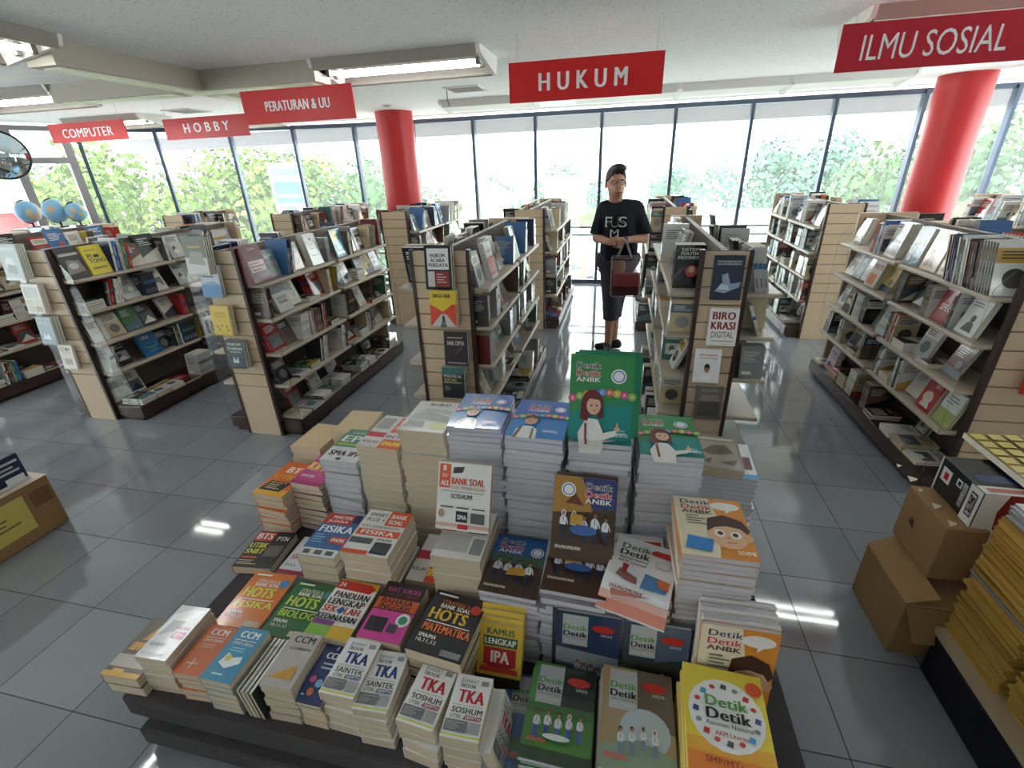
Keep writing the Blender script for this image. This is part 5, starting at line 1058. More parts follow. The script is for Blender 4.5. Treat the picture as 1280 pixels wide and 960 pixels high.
# propped, leaning and bent books
def lone(name, W, L, T, cover, design, pages, label, x, y, z, tilt, rz=0, gloss='print', ry=0, spine=None, group=None, bend=None, sub=1, dz=.00022):
    o = big_book(name, W, L, T, cover, design, pages, spine, gloss, bend=bend, sub=sub, dz=dz); place(o, x, y, z, tilt, rz, ry); tag(o, label, 'book', group); return o
for i in range(3):
    lone('workbook', .212, .29, .013, '#1f8a62', green if i == 0 else None, 'pwhite', ['green ANBK workbook with a girl, propped upright on the green stack', 'first green workbook right behind the propped green one', 'second green workbook behind the propped green one'][i], -.142 + .012 * i, 1.418 + .0145 * i, .975 + .005 + .002 * i, -15, 0, group='propped green workbooks')
for i in range(2):
    lone('workbook', .21, .285, .016, '#4a3426', brown if i == 0 else None, 'pwhite', ['brown ANBK workbook propped up on the brown stack', 'workbook right behind the propped brown one'][i], -.178 + .004 * i, 1.218 + .019 * i, .612, -28, -1, group='propped brown workbooks')
lone('exam_book', .203, .25, .035, '#e9e6e2', [('r', .03, .62, .24, .97, '#e0592c'), ('t', '1', .1, .87, .15, .95, '#f5e8de', .05), ('t', 'for', .08, .77, .2, .85, '#f5e8de', .0, .2), ('t', 'ALL', .06, .65, .22, .73, '#f5e8de', .05), ('p', [(.28, .84), (.46, .86), (.5, .95), (.3, .93)], '#3b3b40'), ('t', 'BANK SOAL', .27, .68, .88, .78, '#c9502c', .04), ('t', 'FULL PEMBAHASAN', .27, .61, .9, .66, '#b08a80', .02), ('t', 'SOSHUM', .27, .47, .66, .54, '#3b3b40', .04), ('r', .08, .57, .88, .578, '#7a7678'), ('t', 'SMA', .41, .18, .58, .26, '#f0eeec', .03)]
     + [('r', .08, .33, .32, .35, '#4c4a4c'), ('r', .38, .33, .62, .35, '#4c4a4c'), ('r', .68, .33, .92, .35, '#4c4a4c'), ('r', .38, .13, .6, .29, '#2b2b30'), ('t', 'SMA', .41, .17, .58, .24, '#f0eeec', .03), ('r', .66, .13, .92, .28, '#5a595e'), ('e', .1, .24, .06, .06, '#b09080'), ('r', .0, .05, 1, .1, '#dcaea0'), ('r', .42, .03, .62, .1, '#c9302a')], 'pcream', 'white 1 FOR ALL BANK SOAL book standing upright among the stacks', -.612, 1.268, .63, -24, 0)
for i in range(5):
    lone('exam_book', .15, .205, .012, '#d8b53a', [('r', 0, 0, 1, .16, '#2a2622'), ('t', 'KAMUS', .2, .83, .82, .93, '#2f6a3c', .05), ('r', .12, .64, .9, .80, '#2f5a48'), ('t', 'LENGKAP', .16, .67, .86, .77, '#f0efe6', .05), ('p', [(.14, .62), (.88, .62), (.88, .34), (.5, .26), (.14, .34)], '#b52c2e'), ('t', 'IPA', .32, .38, .72, .57, '#f1e2da', .05), ('p', [(.05, .22), (.95, .22), (.9, .31), (.1, .31)], '#c7433a')] if i == 0 else None, 'pwhite',
         'yellow KAMUS LENGKAP IPA book propped up at the front of its row' if i == 0 else 'yellow dictionary, %s behind the front KAMUS LENGKAP IPA' % ['', 'first', 'second', 'third', 'fourth'][i], -.392, .965 + .0165 * i, .262 + .012 * i, -26, 0, group='yellow dictionaries')
for i in range(6):
    lone('workbook', .208, .285, .013, '#dd8e2f' if i == 0 else '#e6dfd8', orangeboy if i == 0 else None, 'pwhite', 'orange workbook with a boy face standing behind the yellow workbook' if i == 0 else 'orange workbook, %s behind the front standing one' % ['', 'first', 'second', 'third', 'fourth', 'fifth'][i], [.292, .296, .290, .297, .294, .299][i], .992 + .0155 * i, .352 + [0, .004, .002, .009, .005, .012][i], -7 - i * .3, 0, group='standing orange workbooks')
for i in range(7):
    o = lone('workbook', .205, .10, .017, '#c9cbd6', None, 'pwhite', 'low flat workbook, %s from top, under the standing orange workbooks' % ORD[i].replace('nearest', 'first'), .295, .99, .347 - i * .0178, -90, 0, group='workbooks under the orange ones')
lone('workbook', .205, .293, .012, '#2f3b52', [('r', .5, .3, 1, 1, '#2a3a5e'), ('r', 0, 0, 1, .4, '#6a7078'), ('p', [(0, .3), (1, .2), (1, .45), (0, .5)], '#8d939b')] + un('AKUNTANSI') + pupils(.2, 6, .3, .95, .26, '#2b2f3a'), 'pwhite', 'dark blue Detik workbook propped below the brown stack', -.133, 1.046, .236, -7, 0, 'gloss')
lone('workbook', .205, .293, .012, '#3a3f4a', None, 'pwhite', 'workbook in plastic right behind the propped dark blue one', -.148, 1.062, .232, -6, 0, 'gloss')
lone('workbook', .2, .293, .012, '#3a4652', [('r', 0, 0, 1, .5, '#4a4a40'), ('p', [(.5, .5), (1, .6), (1, 1), (.5, 1)], '#56657a'), ('p', [(0, 0), (1, 0), (1, .25), (0, .4)], '#6d6a5a')] + un('KIMIA') + pupils(.26, 4, .15, .7, .24, '#3a3a40'), 'pwhite', 'dark Detik Kimia workbook propped below the white AKM workbooks', .083, 1.046, .236, -7, 0, 'gloss')
def droop(p):
    t = max(0, (.13 - p.z) / .13); s = max(0, (p.x - .12) / .09) * .2
    return Vector((p.x, p.y + (.05 * t * t) + s * .02, p.z))
lone('workbook', .21, .285, .006, '#ecebee', akm, 'pwhite', 'white AKM Literasi workbook drooping over the stack edge', -.012, 1.075, .632, -90, -14, bend=droop, sub=8, dz=.0005)
def curl(p):
    t = max(0, (.07 - p.z) / .07)
    return Vector((p.x, p.y + .02 * t * t, p.z))
lone('pocket_book', .088, .185, .018, '#2b3a6b', [('t', 'CCM', .3, .74, .9, .86, '#eef0f4', .05), ('p', [(.1, .1), (.2, .1), (.62, .98), (.55, .98)], '#c6d2e4'), ('e', .3, .35, .12, .06, '#c94f86'), ('e', .6, .3, .14, .07, '#7fb0d8'), ('e', .42, .16, .13, .06, '#d0664a'), ('e', .8, .42, .1, .05, '#8f6ac0')] + bars(.35, .52, .9, .68, 2, '#b9c4dc', 2), 'pcream', 'navy CCM pocket book with a curling cover on the front row', -.910, .745, .365, -90, 0, 'gloss', bend=curl, sub=6, dz=.0004)
S('pocket_book', -.910, .748, .088, .185, .338, .03, '#c9b79a', None, 'pcream', 'cream book right under the curling navy CCM book', 'books under the navy CCM book', 0)
for i in range(4):
    o = big_book('pocket_book', .13, .19, .0125, ['#2f4a3c', '#dfe0da', '#2f4a3c', '#26382f'][i], None, 'pcream', '#e6e2d6')
    # stands on its long edge beside its neighbours, spine upwards, leaning left
    o.rotation_euler = Matrix(((0, math.cos(R_(8)), math.sin(-R_(8))), (0 + 0, 0, 0), (0, 0, 0))).to_euler() if False else (0, 0, 0)
    a = R_(7); cxx, sxx = math.cos(a), math.sin(a)
    ex = Vector((sxx, 0, -cxx)); ez = Vector((0, 1, 0)); ey = ez.cross(ex)
    o.matrix_world = Matrix(((ex.x, ey.x, ez.x, -1.118 + .016 * i + (0 if ey.x > 0 else .0125)), (ex.y, ey.y, ez.y, .735), (ex.z, ey.z, ez.z, PZ + .13 * cxx + .003), (0, 0, 0, 1)))
    tag(o, 'thin %s pocket book standing spine-up, %s from the blue CCM stack' % (['green', 'white', 'green', 'dark green'][i], ['first', 'second', 'third', 'fourth'][i]), 'book', 'spine-up pocket books')
o = big_book('pocket_book', .112, .18, .03, '#eeecea', tka('#c22337', 'SOSHUM'), 'pcream')
a = R_(76); ex = Vector((math.cos(a), 0, -math.sin(a))); ez = Vector((0, 1, 0)); ey = ez.cross(ex)
o.matrix_world = Matrix(((ex.x, ey.x, ez.x, -.268), (ex.y, ey.y, ez.y, .712), (ex.z, ey.z, ez.z, .374), (0, 0, 0, 1)))
tag(o, 'white TKA SOSHUM pocket book leaning against the side of its stack', 'book')
# paper-covered stacks behind the magenta and yellow books
S('exam_book', -1.44, 1.89, .19, .25, .60, .04, '#cdb48c', [('r', .05, .05, .95, .95, '#d3bc97')], 'pcream', 'kraft-covered book on the stack behind the KIMIA books', 'kraft stack behind KIMIA books', 3)
S('exam_book', -1.66, 1.83, .18, .25, .53, .04, '#cdb48c', [('r', .05, .05, .95, .95, '#d0b78f')], 'pcream', 'kraft-covered book on the stack behind the UTBK books', 'kraft stack behind UTBK books', -2)

# ================================================================== BOXES AND THE RIGHT-HAND TABLE
def carton(name, x0, y0, z0, x1, y1, z1, label, extra=None, m_=None):
    root = empty(name, ((x0 + x1) / 2, (y0 + y1) / 2, z0)); w, d, h = (x1 - x0) / 2, (y1 - y0) / 2, z1 - z0
    m = MB(); m.box(-w, -d, 0, w, d, h); m.build('box_body', m_ or M['kraft'], root, bevel=.006)
    if extra: extra(root, w, d, h)
    tag(root, label, 'box'); return root
def ex_lower(root, w, d, h):
    m = MB(); m.poly([(-w, -d, h + .001), (w, -d, h + .001), (w, -d - .005, h + .03), (-w, -d - .02, h + .02)]); 
    m = MB(); vs = [(-w - .002, -d, h), (-w - .002, d, h), (-w + .10, d + .005, h + .055), (-w + .10, -d - .005, h + .045)]
    vs2 = [(a, b, c + .004) for a, b, c in vs]; m.raw(vs + vs2, [(0, 1, 2, 3), (7, 6, 5, 4), (0, 4, 5, 1), (1, 5, 6, 2), (2, 6, 7, 3), (3, 7, 4, 0)])
    m.build('flap', M['kraft'], root)
    m = MB(); vs = [(-w, -d - .002, h - .005), (w, -d - .002, h - .005), (w, -d - .06, h - .11), (-w + .02, -d - .07, h - .12)]
    vs2 = [(a, b - .004, c) for a, b, c in vs]; m.raw(vs + vs2, [(0, 1, 2, 3), (7, 6, 5, 4), (0, 4, 5, 1), (1, 5, 6, 2), (2, 6, 7, 3), (3, 7, 4, 0)])
    m.build('flap', M['kraftin'], root)
carton('cardboard_box', 1.147, 1.57, 0, 1.50, 1.895, .27, 'open brown cardboard box on the floor, lower of two', ex_lower)
def ex_upper(root, w, d, h):
    m = MB(); m.box(-w * .12, -d - .001, h * .0, w * .12, d + .001, h + .0015); m.build('packing_tape', M['tape'], root)
    m = MB()
    rr = random.Random(3)
    for i in range(5):
        y = -d + .02 + .095 * i + rr.uniform(-.02, .02); q = rr.uniform(.5, 1.1); m.poly([(-w + .012, y, h + .002), (-w + .012 + .03 * q, y + .01, h + .008), (-w + .03 * q + .02, y + .03 * q, h + .002), (-w + .018, y + .04 * q, h + .006)], lin('#dccdb8'))
    m.build('torn_paper', M['matte'], root)
    m = MB(); m.poly([(-w - .0015, .06, h * .48), (-w - .0015, .025, h * .42), (-w - .0015, .03, h * .56), (-w - .0015, .05, h * .6)], lin('#4a3420')); m.build('hole', M['matte'], root)
carton('cardboard_box', 1.235, 1.655, .332, 1.54, 1.92, .58, 'brown taped cardboard box resting on the open box', ex_upper)
def ex_black(root, w, d, h):
    m = MB()
    P = lambda a, b, dd: (-w - dd * 3, d - a, b)          # left face, reads from far to near
    draw(m, [('r', 0, 0, .035, 1, '#e4e2de'), ('r', .1, .42, .32, .8, '#dfdcda'), ('r', .17, .5, .27, .7, '#b5343a'), ('r', .46, .62, .58, .82, '#e4e2e0'), ('r', .49, .66, .56, .78, '#26272a'), ('t', 'PRIVATE DAY', .62, .2, .7, .86, '#d5d3d1', .02), ('r', .74, 0, 1, 1, '#dcd9d6'), ('r', .8, .2, .94, .85, '#3a3a3c'), ('r', .82, .24, .92, .81, '#dcd9d6'), ('t', 'EMO', .83, .3, .91, .76, '#3a3a3c', .03)], 2 * d, h, P)
    Q = lambda a, b, dd: (-w + a, -d + b, h + dd * 3)
    draw(m, [('r', 0, 0, 1, .2, '#d8d4d0'), ('r', .15, .3, .85, .5, '#3a3f78'), ('r', .1, .05, .9, .15, '#b9605a')], 2 * w, 2 * d, Q)
    Fq = lambda a, b, dd: (-w + a, -d - dd * 3, b)
    draw(m, [('r', 0, 0, 1, 1, '#8e2228'), ('p', [(0, 0), (.35, 0), (.3, .5), (.4, 1), (0, 1)], '#ddd9d6'), ('p', [(.5, .3), (.8, .2), (.9, .4), (.55, .45)], '#cfc9c6')], 2 * w, h, Fq)
    m.build('printed_panels', M['gloss'], root)
carton('black_box', 1.31, 1.67, .582, 1.50, 1.915, .735, 'black and white printed product box on the taped cardboard box', ex_black, M['dark'])
carton('cardboard_box', 1.56, 1.66, 0, 1.9, 2.05, .50, 'brown cardboard box hidden below the yellow lidded box')
root = empty('yellow_box', (1.68, 1.90, .502))
m = MB(); m.box(-.14, -.14, 0, .2, .14, .245, lin('#c99a3a')); m.build('box_body', M['matte'], root)
m = MB(); m.box(-.235, -.19, .245, .24, .16, .268, lin('#e9e2cf')); m.build('lid', M['matte'], root)
m = MB(); lw, ld = .475, .35
it = [('r', 0, 0, 1, 1, '#8a7434')] + [('r', .02 + i * .123, .02 + j * .163, .115 + i * .123, .145 + j * .163, '#d8c274') for i in range(8) for j in range(6)] + [('r', .33, .3, .8, .75, '#dfdcd4')]
draw(m, it, lw, ld, lambda a, b, d: (-.235 + a, -.19 + b, .268 + d * 3)); m.build('lid_print', M['print'], root)
tag(root, 'yellow box with a chequered lid behind the black printed box', 'box')
# right table
root = empty('display_platform', (1.9, .9, 0))
m = MB(); m.box(-.66, -1.2, 0, .8, .62, .19); m.build('felt_body', M['blackfelt'], root, bevel=.01)
m = MB(); m.box(-.66, -1.2, .192, .8, .63, PZ, lin('#b5a284')); m.build('table_top', M['matte'], root)
tag(root, 'low black felt platform under the yellow notebooks, bottom right', 'platform')
def env_stack(x, y, W, L, zt, T, seed, short, greyat=()):
    n = int((zt - PZ) / T); rr = random.Random(seed); prot = {}
    for nm, c, pg in (('y', '#bd9548', 'pyellow'), ('y2', '#a88139', 'pyellow'), ('g', '#8f8c88', 'pwhite')):
        a, p = book_mb(W, L, T - .0008, c, c, None, '#ffffff', True, tc=.0018); o = a.build('notebook', M['matte']); p.build('page_block', M[pg], o); prot[nm] = [o, False]
    for i in range(n):
        k = 'g' if i in greyat else rr.choice(['y', 'y', 'y2']); q = prot[k]
        o = q[0] if not q[1] else copy_tree(q[0]); q[1] = True
        o.name = 'notebook' if k != 'g' else 'newspaper'
        place(o, x + rr.gauss(0, .006) + (.0), y + rr.gauss(0, .004), PZ + (i + 1) * T, rz=rr.gauss(0, 1.2), tilt=-90)
        tag(o, '%s, %s from the bottom of %s' % ('grey newspaper' if k == 'g' else 'yellow-edged notebook', ordw(i) if i else 'first', short), 'notebook' if k != 'g' else 'newspaper', short)
    for q in prot.values():
        if not q[1]:
            for ch in list(q[0].children): bpy.data.objects.remove(ch)
            bpy.data.objects.remove(q[0])
env_stack(1.285, 1.285, .36, .265, .735, .0125, 1, 'the rear yellow stack', greyat=(20, 21))
for i in range(8):
    o = big_book('newspaper', .34, .26, .0075, '#c9ccca', [('r', .05, .08, .95, .94, '#d6dad8'), ('r', .3, .35, .6, .6, '#b9b58a'), ('r', .34, .4, .56, .56, '#7f8a6a')] if i == 7 else None, 'pwhite', '#77757a')
    place(o, 1.30 + .004 * (i % 3), 1.288 + .003 * (i % 2), .722 + (i + 1) * .0082, rz=rnd.uniform(-1.5, 1.5)); tag(o, 'grey magazine on the rear yellow stack, %s from its bottom' % (ordw(i) if i else 'first'), 'magazine', 'grey magazines on the yellow stack')
env_stack(1.29, .955, .36, .30, .63, .0125, 2, 'the front yellow stack')
env_stack(1.30, .60, .36, .30, .55, .0125, 3, 'the nearest yellow stack')
# boxes on the left floor
def ex_lab(root, w, d, h):
    m = MB(); P = lambda a, b, dd: (w + .001 + dd * 3, -d + a, b)
    draw(m, [('r', .34, .22, .78, .88, '#d6c668'), ('t', 'KEPADA YTH', .4, .7, .52, .75, '#4a4426', .02)] + bars(.38, .42, .72, .66, 3, '#6a6236', 2) + [('r', .82, .55, .97, .85, '#7d5634')], 2 * d, h, P)
    m.build('paper_label', M['print'], root)
    m = MB(); m.box(-w, -d * .1, h, w + .002, d + .002, h + .002); m.box(w - .03, -d, h, w + .002, d + .002, h + .003); m.build('packing_tape', M['tape'], root)
carton('cardboard_box', -3.75, .95, 0, -3.15, 1.605, .325, 'brown cardboard box with a yellow label at the left edge', ex_lab)
def ex_blue(root, w, d, h):
    m = MB(); P = lambda a, b, dd: (w + .001 + dd * 3, -d + a, b)
    draw(m, [('r', 0, 0, 1, .1, '#dfe2e6'), ('r', .3, .2, .72, .95, '#d9cb6c'), ('r', .82, .1, .97, .3, '#e4e6e8'), ('r', .8, .45, .96, .52, '#c3cad6'), ('r', .8, .6, .92, .66, '#c3cad6'), ('r', .8, .76, .97, .84, '#c3cad6')] + bars(.36, .4, .66, .7, 2, '#8a8040', 1), 2 * d, h, P)
    m.build('printed_panel', M['gloss'], root)
m_blue = mat('navy_box_print', '#232c46', .3)
carton('blue_box', -3.72, .98, .330, -3.20, 1.56, .50, 'navy blue box with a yellow label on the left cardboard box', ex_blue, m_blue)

# ================================================================== THE CUSTOMER
def seg_sd(P, a, b, ra, rb):
    a = np.array(a); b = np.array(b); ab = b - a
    t = np.clip(((P - a) @ ab) / (ab @ ab), 0, 1)
    d = np.linalg.norm(P - (a + t[..., None] * ab), axis=-1)
    return d - (ra + (rb - ra) * t)
def ell_sd(P, c, r):
    q = (P - np.array(c)) / np.array(r); k = np.linalg.norm(q, axis=-1)
    return (k - 1) * min(r) * (0.5 + .5 * np.clip(k, 0, 2) / np.maximum(k, 1e-6))
def smin(a, b, k):
    h = np.clip(.5 + .5 * (b - a) / k, 0, 1); return b + (a - b) * h - k * h * (1 - h)
def sdf(P, prims):
    d = None
    for pr_ in prims:
        k = pr_[-1]
        v = seg_sd(P, *pr_[1:5]) if pr_[0] == 's' else ell_sd(P, pr_[1], pr_[2])
        if k < 0: d = np.maximum(d, -v)
        else: d = v if d is None else smin(d, v, k)
    return d
def surface(name, prims, lo, hi, h, cut=None):
    lo = np.array(lo); n = np.ceil((np.array(hi) - lo) / h).astype(int) + 1
    ax = [lo[i] + h * np.arange(n[i]) for i in range(3)]
    F = np.empty(n, dtype=np.float32)
    for i in range(n[0]):
        Y, Z = np.meshgrid(ax[1], ax[2], indexing='ij')
        P = np.stack([np.full_like(Y, ax[0][i]), Y, Z], -1); d = sdf(P, prims)
        F[i] = cut(P, d) if cut else d
    I = F < 0
    sl = lambda a, o: a[o[0]:n[0] - 1 + o[0], o[1]:n[1] - 1 + o[1], o[2]:n[2] - 1 + o[2]]
    cs = [(i, j, k) for i in (0, 1) for j in (0, 1) for k in (0, 1)]
    cnt = sum(sl(I, c).astype(int) for c in cs); act = (cnt > 0) & (cnt < 8)
    acc = np.zeros(act.shape + (3,)); num = np.zeros(act.shape)
    for a in cs:
        for d in range(3):
            if a[d] == 0:
                b = list(a); b[d] = 1; fa, fb = sl(F, a), sl(F, b); cr = (fa < 0) != (fb < 0)
                t = np.where(cr, fa / np.where(cr, fa - fb, 1), 0)
                for e in range(3): acc[..., e] += np.where(cr, a[e] + (t if e == d else 0), 0)
                num += cr
    idx = -np.ones(act.shape, int); ids = np.argwhere(act); idx[act] = np.arange(len(ids))
    V = lo + (ids + acc[act] / num[act][:, None]) * h
    fs = []
    for d in range(3):
        e1, e2 = [(1, 2), (2, 0), (0, 1)][d]
        o = [slice(1, n[k] - 1) for k in range(3)]; o[d] = slice(0, n[d] - 1); p = list(o); p[d] = slice(1, n[d])
        A, B = I[tuple(o)], I[tuple(p)]; off = [1, 1, 1]; off[d] = 0
        for flip in (0, 1):
            w = np.argwhere((A & ~B) if not flip else (~A & B)) + np.array(off)
            if len(w) == 0: continue
            u1 = np.zeros(3, int); u1[e1] = 1; u2 = np.zeros(3, int); u2[e2] = 1
            q = [idx[tuple((w - x).T)] for x in (u1 + u2, u2, 0 * u1, u1)]
            q = np.stack(q if not flip else q[::-1], 1); fs.append(q)
    fs = np.concatenate(fs)
    return V, [tuple(int(i) for i in f) for f in fs if (f >= 0).all()]
def soft(name, prims, lo, hi, h, material, parent, cut=None):
    V, fs = surface(name, prims, lo, hi, h, cut); o0 = np.array(parent.location)
    m = MB(); m.raw([tuple(v - o0) for v in V], fs); return m.build(name, material, parent, smooth=True)

person = empty('person', (-.06, 4.86, 0))
SHL, SHR = (-.185, 4.92, 1.435), (.125, 4.92, 1.435); ELL, ELR = (-.235, 4.87, 1.185), (.215, 4.88, 1.175); WRL, WRR = (-.125, 4.735, 1.168), (.005, 4.725, 1.180)
HC = (-.083, 4.885, 1.695)
body = [('e', HC, (.085, .103, .122), .01), ('e', (-.066, 4.850, 1.618), (.064, .072, .062), .03), ('s', (-.043, 4.778, 1.675), (-.036, 4.756, 1.645), .010, .017, .012), ('e', (-.172, 4.90, 1.665), (.014, .024, .036), .006), ('e', (.006, 4.915, 1.665), (.012, .022, .034), .006),
    ('s', (-.045, 4.782, 1.712), (-.105, 4.785, 1.712), .012, .012, .014), ('e', (-.048, 4.782, 1.603), (.024, .012, .009), .008),
    ('s', (-.07, 4.925, 1.46), (-.078, 4.895, 1.58), .066, .062, .03), ('s', (-.12, 4.92, 1.40), (.07, 4.92, 1.40), .085, .085, .04), ('s', (-.03, 4.93, 1.36), (-.03, 4.92, .95), .135, .14, .05),
    ('s', SHL, ELL, .052, .044, .02), ('s', ELL, WRL, .043, .030, .015), ('s', SHR, ELR, .052, .045, .02), ('s', ELR, WRR, .044, .030, .015),
    ('s', (-.085, 4.92, .9), (-.065, 4.88, .50), .09, .062, .03), ('s', (-.065, 4.88, .50), (-.075, 4.86, .09), .058, .038, .02), ('s', (.025, 4.95, .9), (-.025, 4.985, .50), .09, .062, .03), ('s', (-.025, 4.985, .50), (-.02, 4.975, .09), .058, .038, .02),
    # palms laid over each other, then fingers and thumbs
    ('s', WRL, (-.085, 4.70, 1.172), .028, .030, .012), ('s', WRR, (-.045, 4.695, 1.185), .028, .030, .012)]
for i in range(4):
    z = 1.205 - .017 * i; l = [.030, .034, .032, .024][i]
    a = (-.062, 4.672, z); b = (-.062 - l, 4.664, z - .004); c = (-.068 - l * 1.7, 4.685, z - .010)
    body += [('s', a, b, .0095, .009, .004), ('s', b, c, .009, .0078, .003)]
    z = 1.188 - .016 * i; a = (-.07, 4.690, z - .012); b = (-.045 + l * .4, 4.684, z - .02); c = (-.03 + l, 4.70, z - .022)
    body += [('s', a, b, .009, .0085, .004), ('s', b, c, .0085, .0075, .003)]
body += [('s', (-.03, 4.70, 1.205), (-.055, 4.675, 1.222), .011, .009, .006), ('s', (-.10, 4.70, 1.19), (-.082, 4.672, 1.212), .011, .009, .006)]
soft('body', body, (-.33, 4.60, .05), (.31, 5.11, 1.84), .0065, M['skin'], person)
shirt = [('s', (-.15, 4.925, 1.43), (.09, 4.925, 1.43), .098, .098, .04), ('s', (-.03, 4.925, 1.34), (-.01, 4.91, 1.02), .175, .175, .06), ('e', (-.01, 4.88, 1.08), (.175, .15, .16), .06), ('s', (-.18, 4.92, 1.43), (-.232, 4.885, 1.225), .074, .076, .03), ('s', (.12, 4.92, 1.43), (.208, 4.89, 1.225), .074, .078, .03)]
def shirt_cut(P, d):
    d = np.maximum(d, -(P[..., 2] - .985)); d = np.maximum(d, -(np.linalg.norm((P - np.array((-.072, 4.895, 1.555))) / np.array((1, 1, .75)), axis=-1) - .082))
    y = np.abs(P[..., 1] - 4.92) - .155
    return np.maximum(np.maximum(d, y), np.where((P[..., 2] < 1.225) & (np.abs(P[..., 0] + .02) > .185), 1.225 - P[..., 2], -1))
soft('t_shirt', shirt, (-.36, 4.68, .96), (.34, 5.14, 1.56), .0075, M['shirt'], person, shirt_cut)
# white outlined letters printed on the chest, following the cloth
def on_chest(a, b, d):
    x, z = -.155 + a, 1.20 + b
    ys = np.linspace(4.70, 4.95, 126); P = np.stack([np.full_like(ys, x), ys, np.full_like(ys, z)], -1)
    dd = shirt_cut(P, sdf(P, shirt)); k = int(np.argmax(dd < 0)) if (dd < 0).any() else 60
    return (x - person.location.x, float(ys[k]) - .004 - d * 8 - person.location.y, z)
m = MB(); draw(m, [('t', 'F', .0, .5, .24, .98, '#d5d8da', .03), ('t', 'F', .04, .55, .2, .93, '#1b1e24', .0), ('t', 'U', .3, .5, .6, 1, '#d5d8da', .03), ('t', 'U', .32, .53, .58, 1.01, '#1b1e24', .05), ('t', 'S', .66, .5, 1, 1, '#d5d8da', .05), ('t', 'S', .72, .56, .94, .94, '#1b1e24', .02), ('t', 'M', .25, .02, .65, .40, '#d5d8da', .02), ('t', 'M', .31, .02, .59, .32, '#1b1e24', .0)], .19, .19, on_chest)
m.build('shirt_print', M['matte'], person)
shorts = [('s', (-.11, 4.92, .98), (.06, 4.94, .98), .135, .135, .05), ('s', (-.085, 4.92, .90), (-.065, 4.88, .48), .115, .082, .04), ('s', (-.065, 4.88, .48), (-.066, 4.875, .34), .08, .074, .02), ('s', (.025, 4.95, .90), (-.025, 4.985, .48), .115, .082, .04), ('s', (-.025, 4.985, .48), (-.025, 4.985, .34), .08, .074, .02)]
soft('shorts', shorts, (-.28, 4.74, .35), (.24, 5.12, 1.06), .0085, M['shorts'], person, lambda P, d: np.maximum(np.maximum(d, .36 - P[..., 2]), P[..., 2] - 1.03))
hair = [('e', (-.085, 4.895, 1.712), (.097, .115, .128), .01), ('e', (-.06, 4.815, 1.80), (.07, .055, .042), .03)]
soft('hair', hair, (-.21, 4.73, 1.6), (.06, 5.04, 1.87), .006, M['hair'], person, lambda P, d: np.maximum(d, -np.maximum(P[..., 2] - 1.757 + (P[..., 1] - 4.79) * .12 + .9 * np.maximum(np.abs(P[..., 0] + .062) - .035, 0) + .006 * np.sin(P[..., 0] * 160), np.minimum(P[..., 1] - 4.87, P[..., 2] - 1.655))))
pl = person.location
for ex_ in (-.098, -.026):
    m = MB(); m.ball((ex_ - pl.x, 4.797 + (0.004 if ex_ < -.05 else .006) - pl.y, 1.683), .013, .008, .007, col=lin('#e6e2dd')); m.ball((ex_ + .003 - pl.x, 4.791 + (0.004 if ex_ < -.05 else .006) - pl.y, 1.682), .006, .005, .006, col=lin('#1d1512')); m.build('eye', M['matte'], person, smooth=True)
    m = MB(); m.tube([(ex_ - .018 - pl.x, 4.790 - pl.y, 1.704), (ex_ - pl.x, 4.779 - pl.y, 1.710), (ex_ + .018 - pl.x, 4.785 - pl.y, 1.704)], .004, 6, lin('#1d1715')); m.build('eyebrow', M['matte'], person)
m = MB(); m.tube([(-.07 - pl.x, 4.778 - pl.y, 1.604), (-.048 - pl.x, 4.768 - pl.y, 1.602), (-.027 - pl.x, 4.778 - pl.y, 1.604)], .005, 6, lin('#8d5a50')); m.build('lips', M['matte'], person, smooth=True)
for nm, pr_ in (('shoe', [('s', (-.083, 4.90, .05), (-.088, 4.66, .032), .045, .036, .03), ('e', (-.082, 4.86, .075), (.043, .06, .045), .02)]), ('shoe', [('s', (.025, 4.975, .05), (-.185, 4.93, .032), .045, .036, .03), ('e', (-.01, 4.97, .075), (.06, .043, .045), .02)])):
    V = pr_[0][1]
    soft(nm, pr_, (-.26, 4.58, -.02), (.12, 5.06, .16), .006, M['shoe'], person, lambda P, d: np.maximum(d, .002 - P[..., 2]))
m = MB()
for sx in (-.100, -.028):
    pts = [(sx + .027 * math.cos(t), 4.768 + abs(sx + .064) * .35, 1.684 + .018 * math.sin(t)) for t in [2 * math.pi * i / 16 for i in range(17)]]
    m.tube([tuple(np.array(p) - np.array(pl)) for p in pts], .0026, 6)
for q in (((-.073, 4.773, 1.688), (-.055, 4.773, 1.688)), ((-.127, 4.785, 1.688), (-.172, 4.89, 1.685)), ((-.001, 4.785, 1.688), (.006, 4.90, 1.685))):
    m.tube([tuple(np.array(p) - np.array(pl)) for p in q], .0024, 6)
m.build('glasses', M['dark'], person)
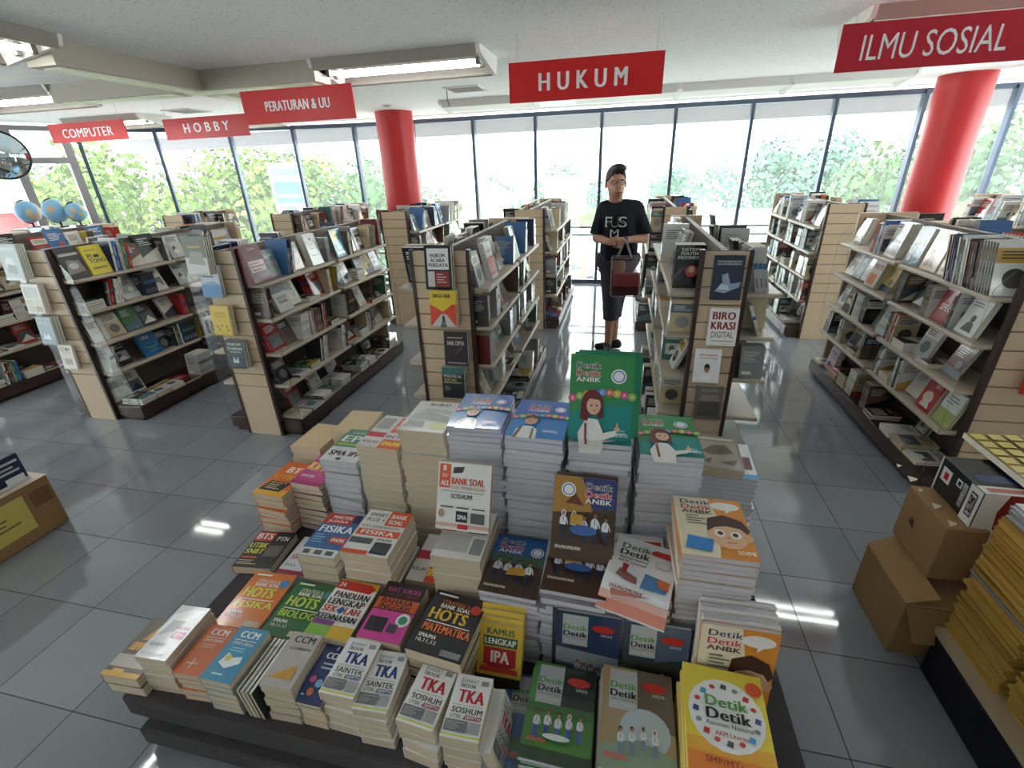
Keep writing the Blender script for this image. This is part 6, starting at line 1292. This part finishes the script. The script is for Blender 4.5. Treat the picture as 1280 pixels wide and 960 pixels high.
m = MB(); w = Vector(WRR) - person.location; m.cyl(w + Vector((.012, .01, -.001)), w + Vector((.034, .028, -.001)), .036, .036, 18); m.build('wristwatch', M['dark'], person)
tag(person, 'man in black T-shirt, dark shorts and glasses standing in the aisle, looking down', 'person')
# clear bag on his forearm
root = empty('plastic_tote_bag', (.07, 4.70, .66))
m = MB()
prof = [(-.145, .02), (-.125, 0), (.12, 0), (.14, .03), (.15, .37), (-.15, .37)]
vs = [(a, -.055, b) for a, b in prof] + [(a, .055, b) for a, b in prof]
m.raw(vs, [(0, 1, 2, 3, 4, 5), (11, 10, 9, 8, 7, 6), (0, 6, 7, 1), (1, 7, 8, 2), (2, 8, 9, 3), (3, 9, 10, 4), (5, 11, 6, 0)]); m.build('bag_body', M['plastic'], root)
m = MB()
for s in (-.056, .056): m.tube([(a, s, b) for a, b in prof] + [(prof[0][0], s, prof[0][1])], .004, 6, lin('#b9a4a6'))
m.build('piping', M['matte'], root)
for s in (-.06, .06):
    m = MB(); m.tube([(-.10, s, .37), (-.055, s * .7, .48), (-.035, 0, .535), (-.012, s * .7, .48), (.03, s, .37)], .009, 8, lin('#8d8a88')); m.build('handle', M['matte'], root, smooth=True)
m = MB(); m.box(-.13, -.035, .006, .125, .035, .22, lin('#b5575a')); m.box(-.13, -.037, .006, .125, .037, .10, lin('#5a2c30')); m.build('red_contents', M['matte'], root, bevel=.01)
m = MB(); m.prism([(.13, .05), (.155, .05), (.175, .20), (.185, .40), (.155, .40), (.15, .2)], -.03, .03, 'y', lin('#34343a')); m.build('side_strap', M['matte'], root)
tag(root, 'clear plastic tote bag with dark red contents hanging from the forearm of the man', 'bag')
root = empty('waist_bag', (-.20, 5.0, .78))
bm_ = [('e', (-.165, 5.06, .93), (.06, .06, .13), .02)]
soft('bag_body', bm_, (-.26, 4.97, .76), (-.07, 5.15, 1.1), .012, M['shirt'], root)
m = MB(); m.tube([(-.0, .0, .05), (-.035, -.02, .10), (-.035, -.02, .2), (.0, .0, .25)], .007, 6); m.build('strap', M['dark'], root)
tag(root, 'black bag hanging behind the hip of the man', 'bag')
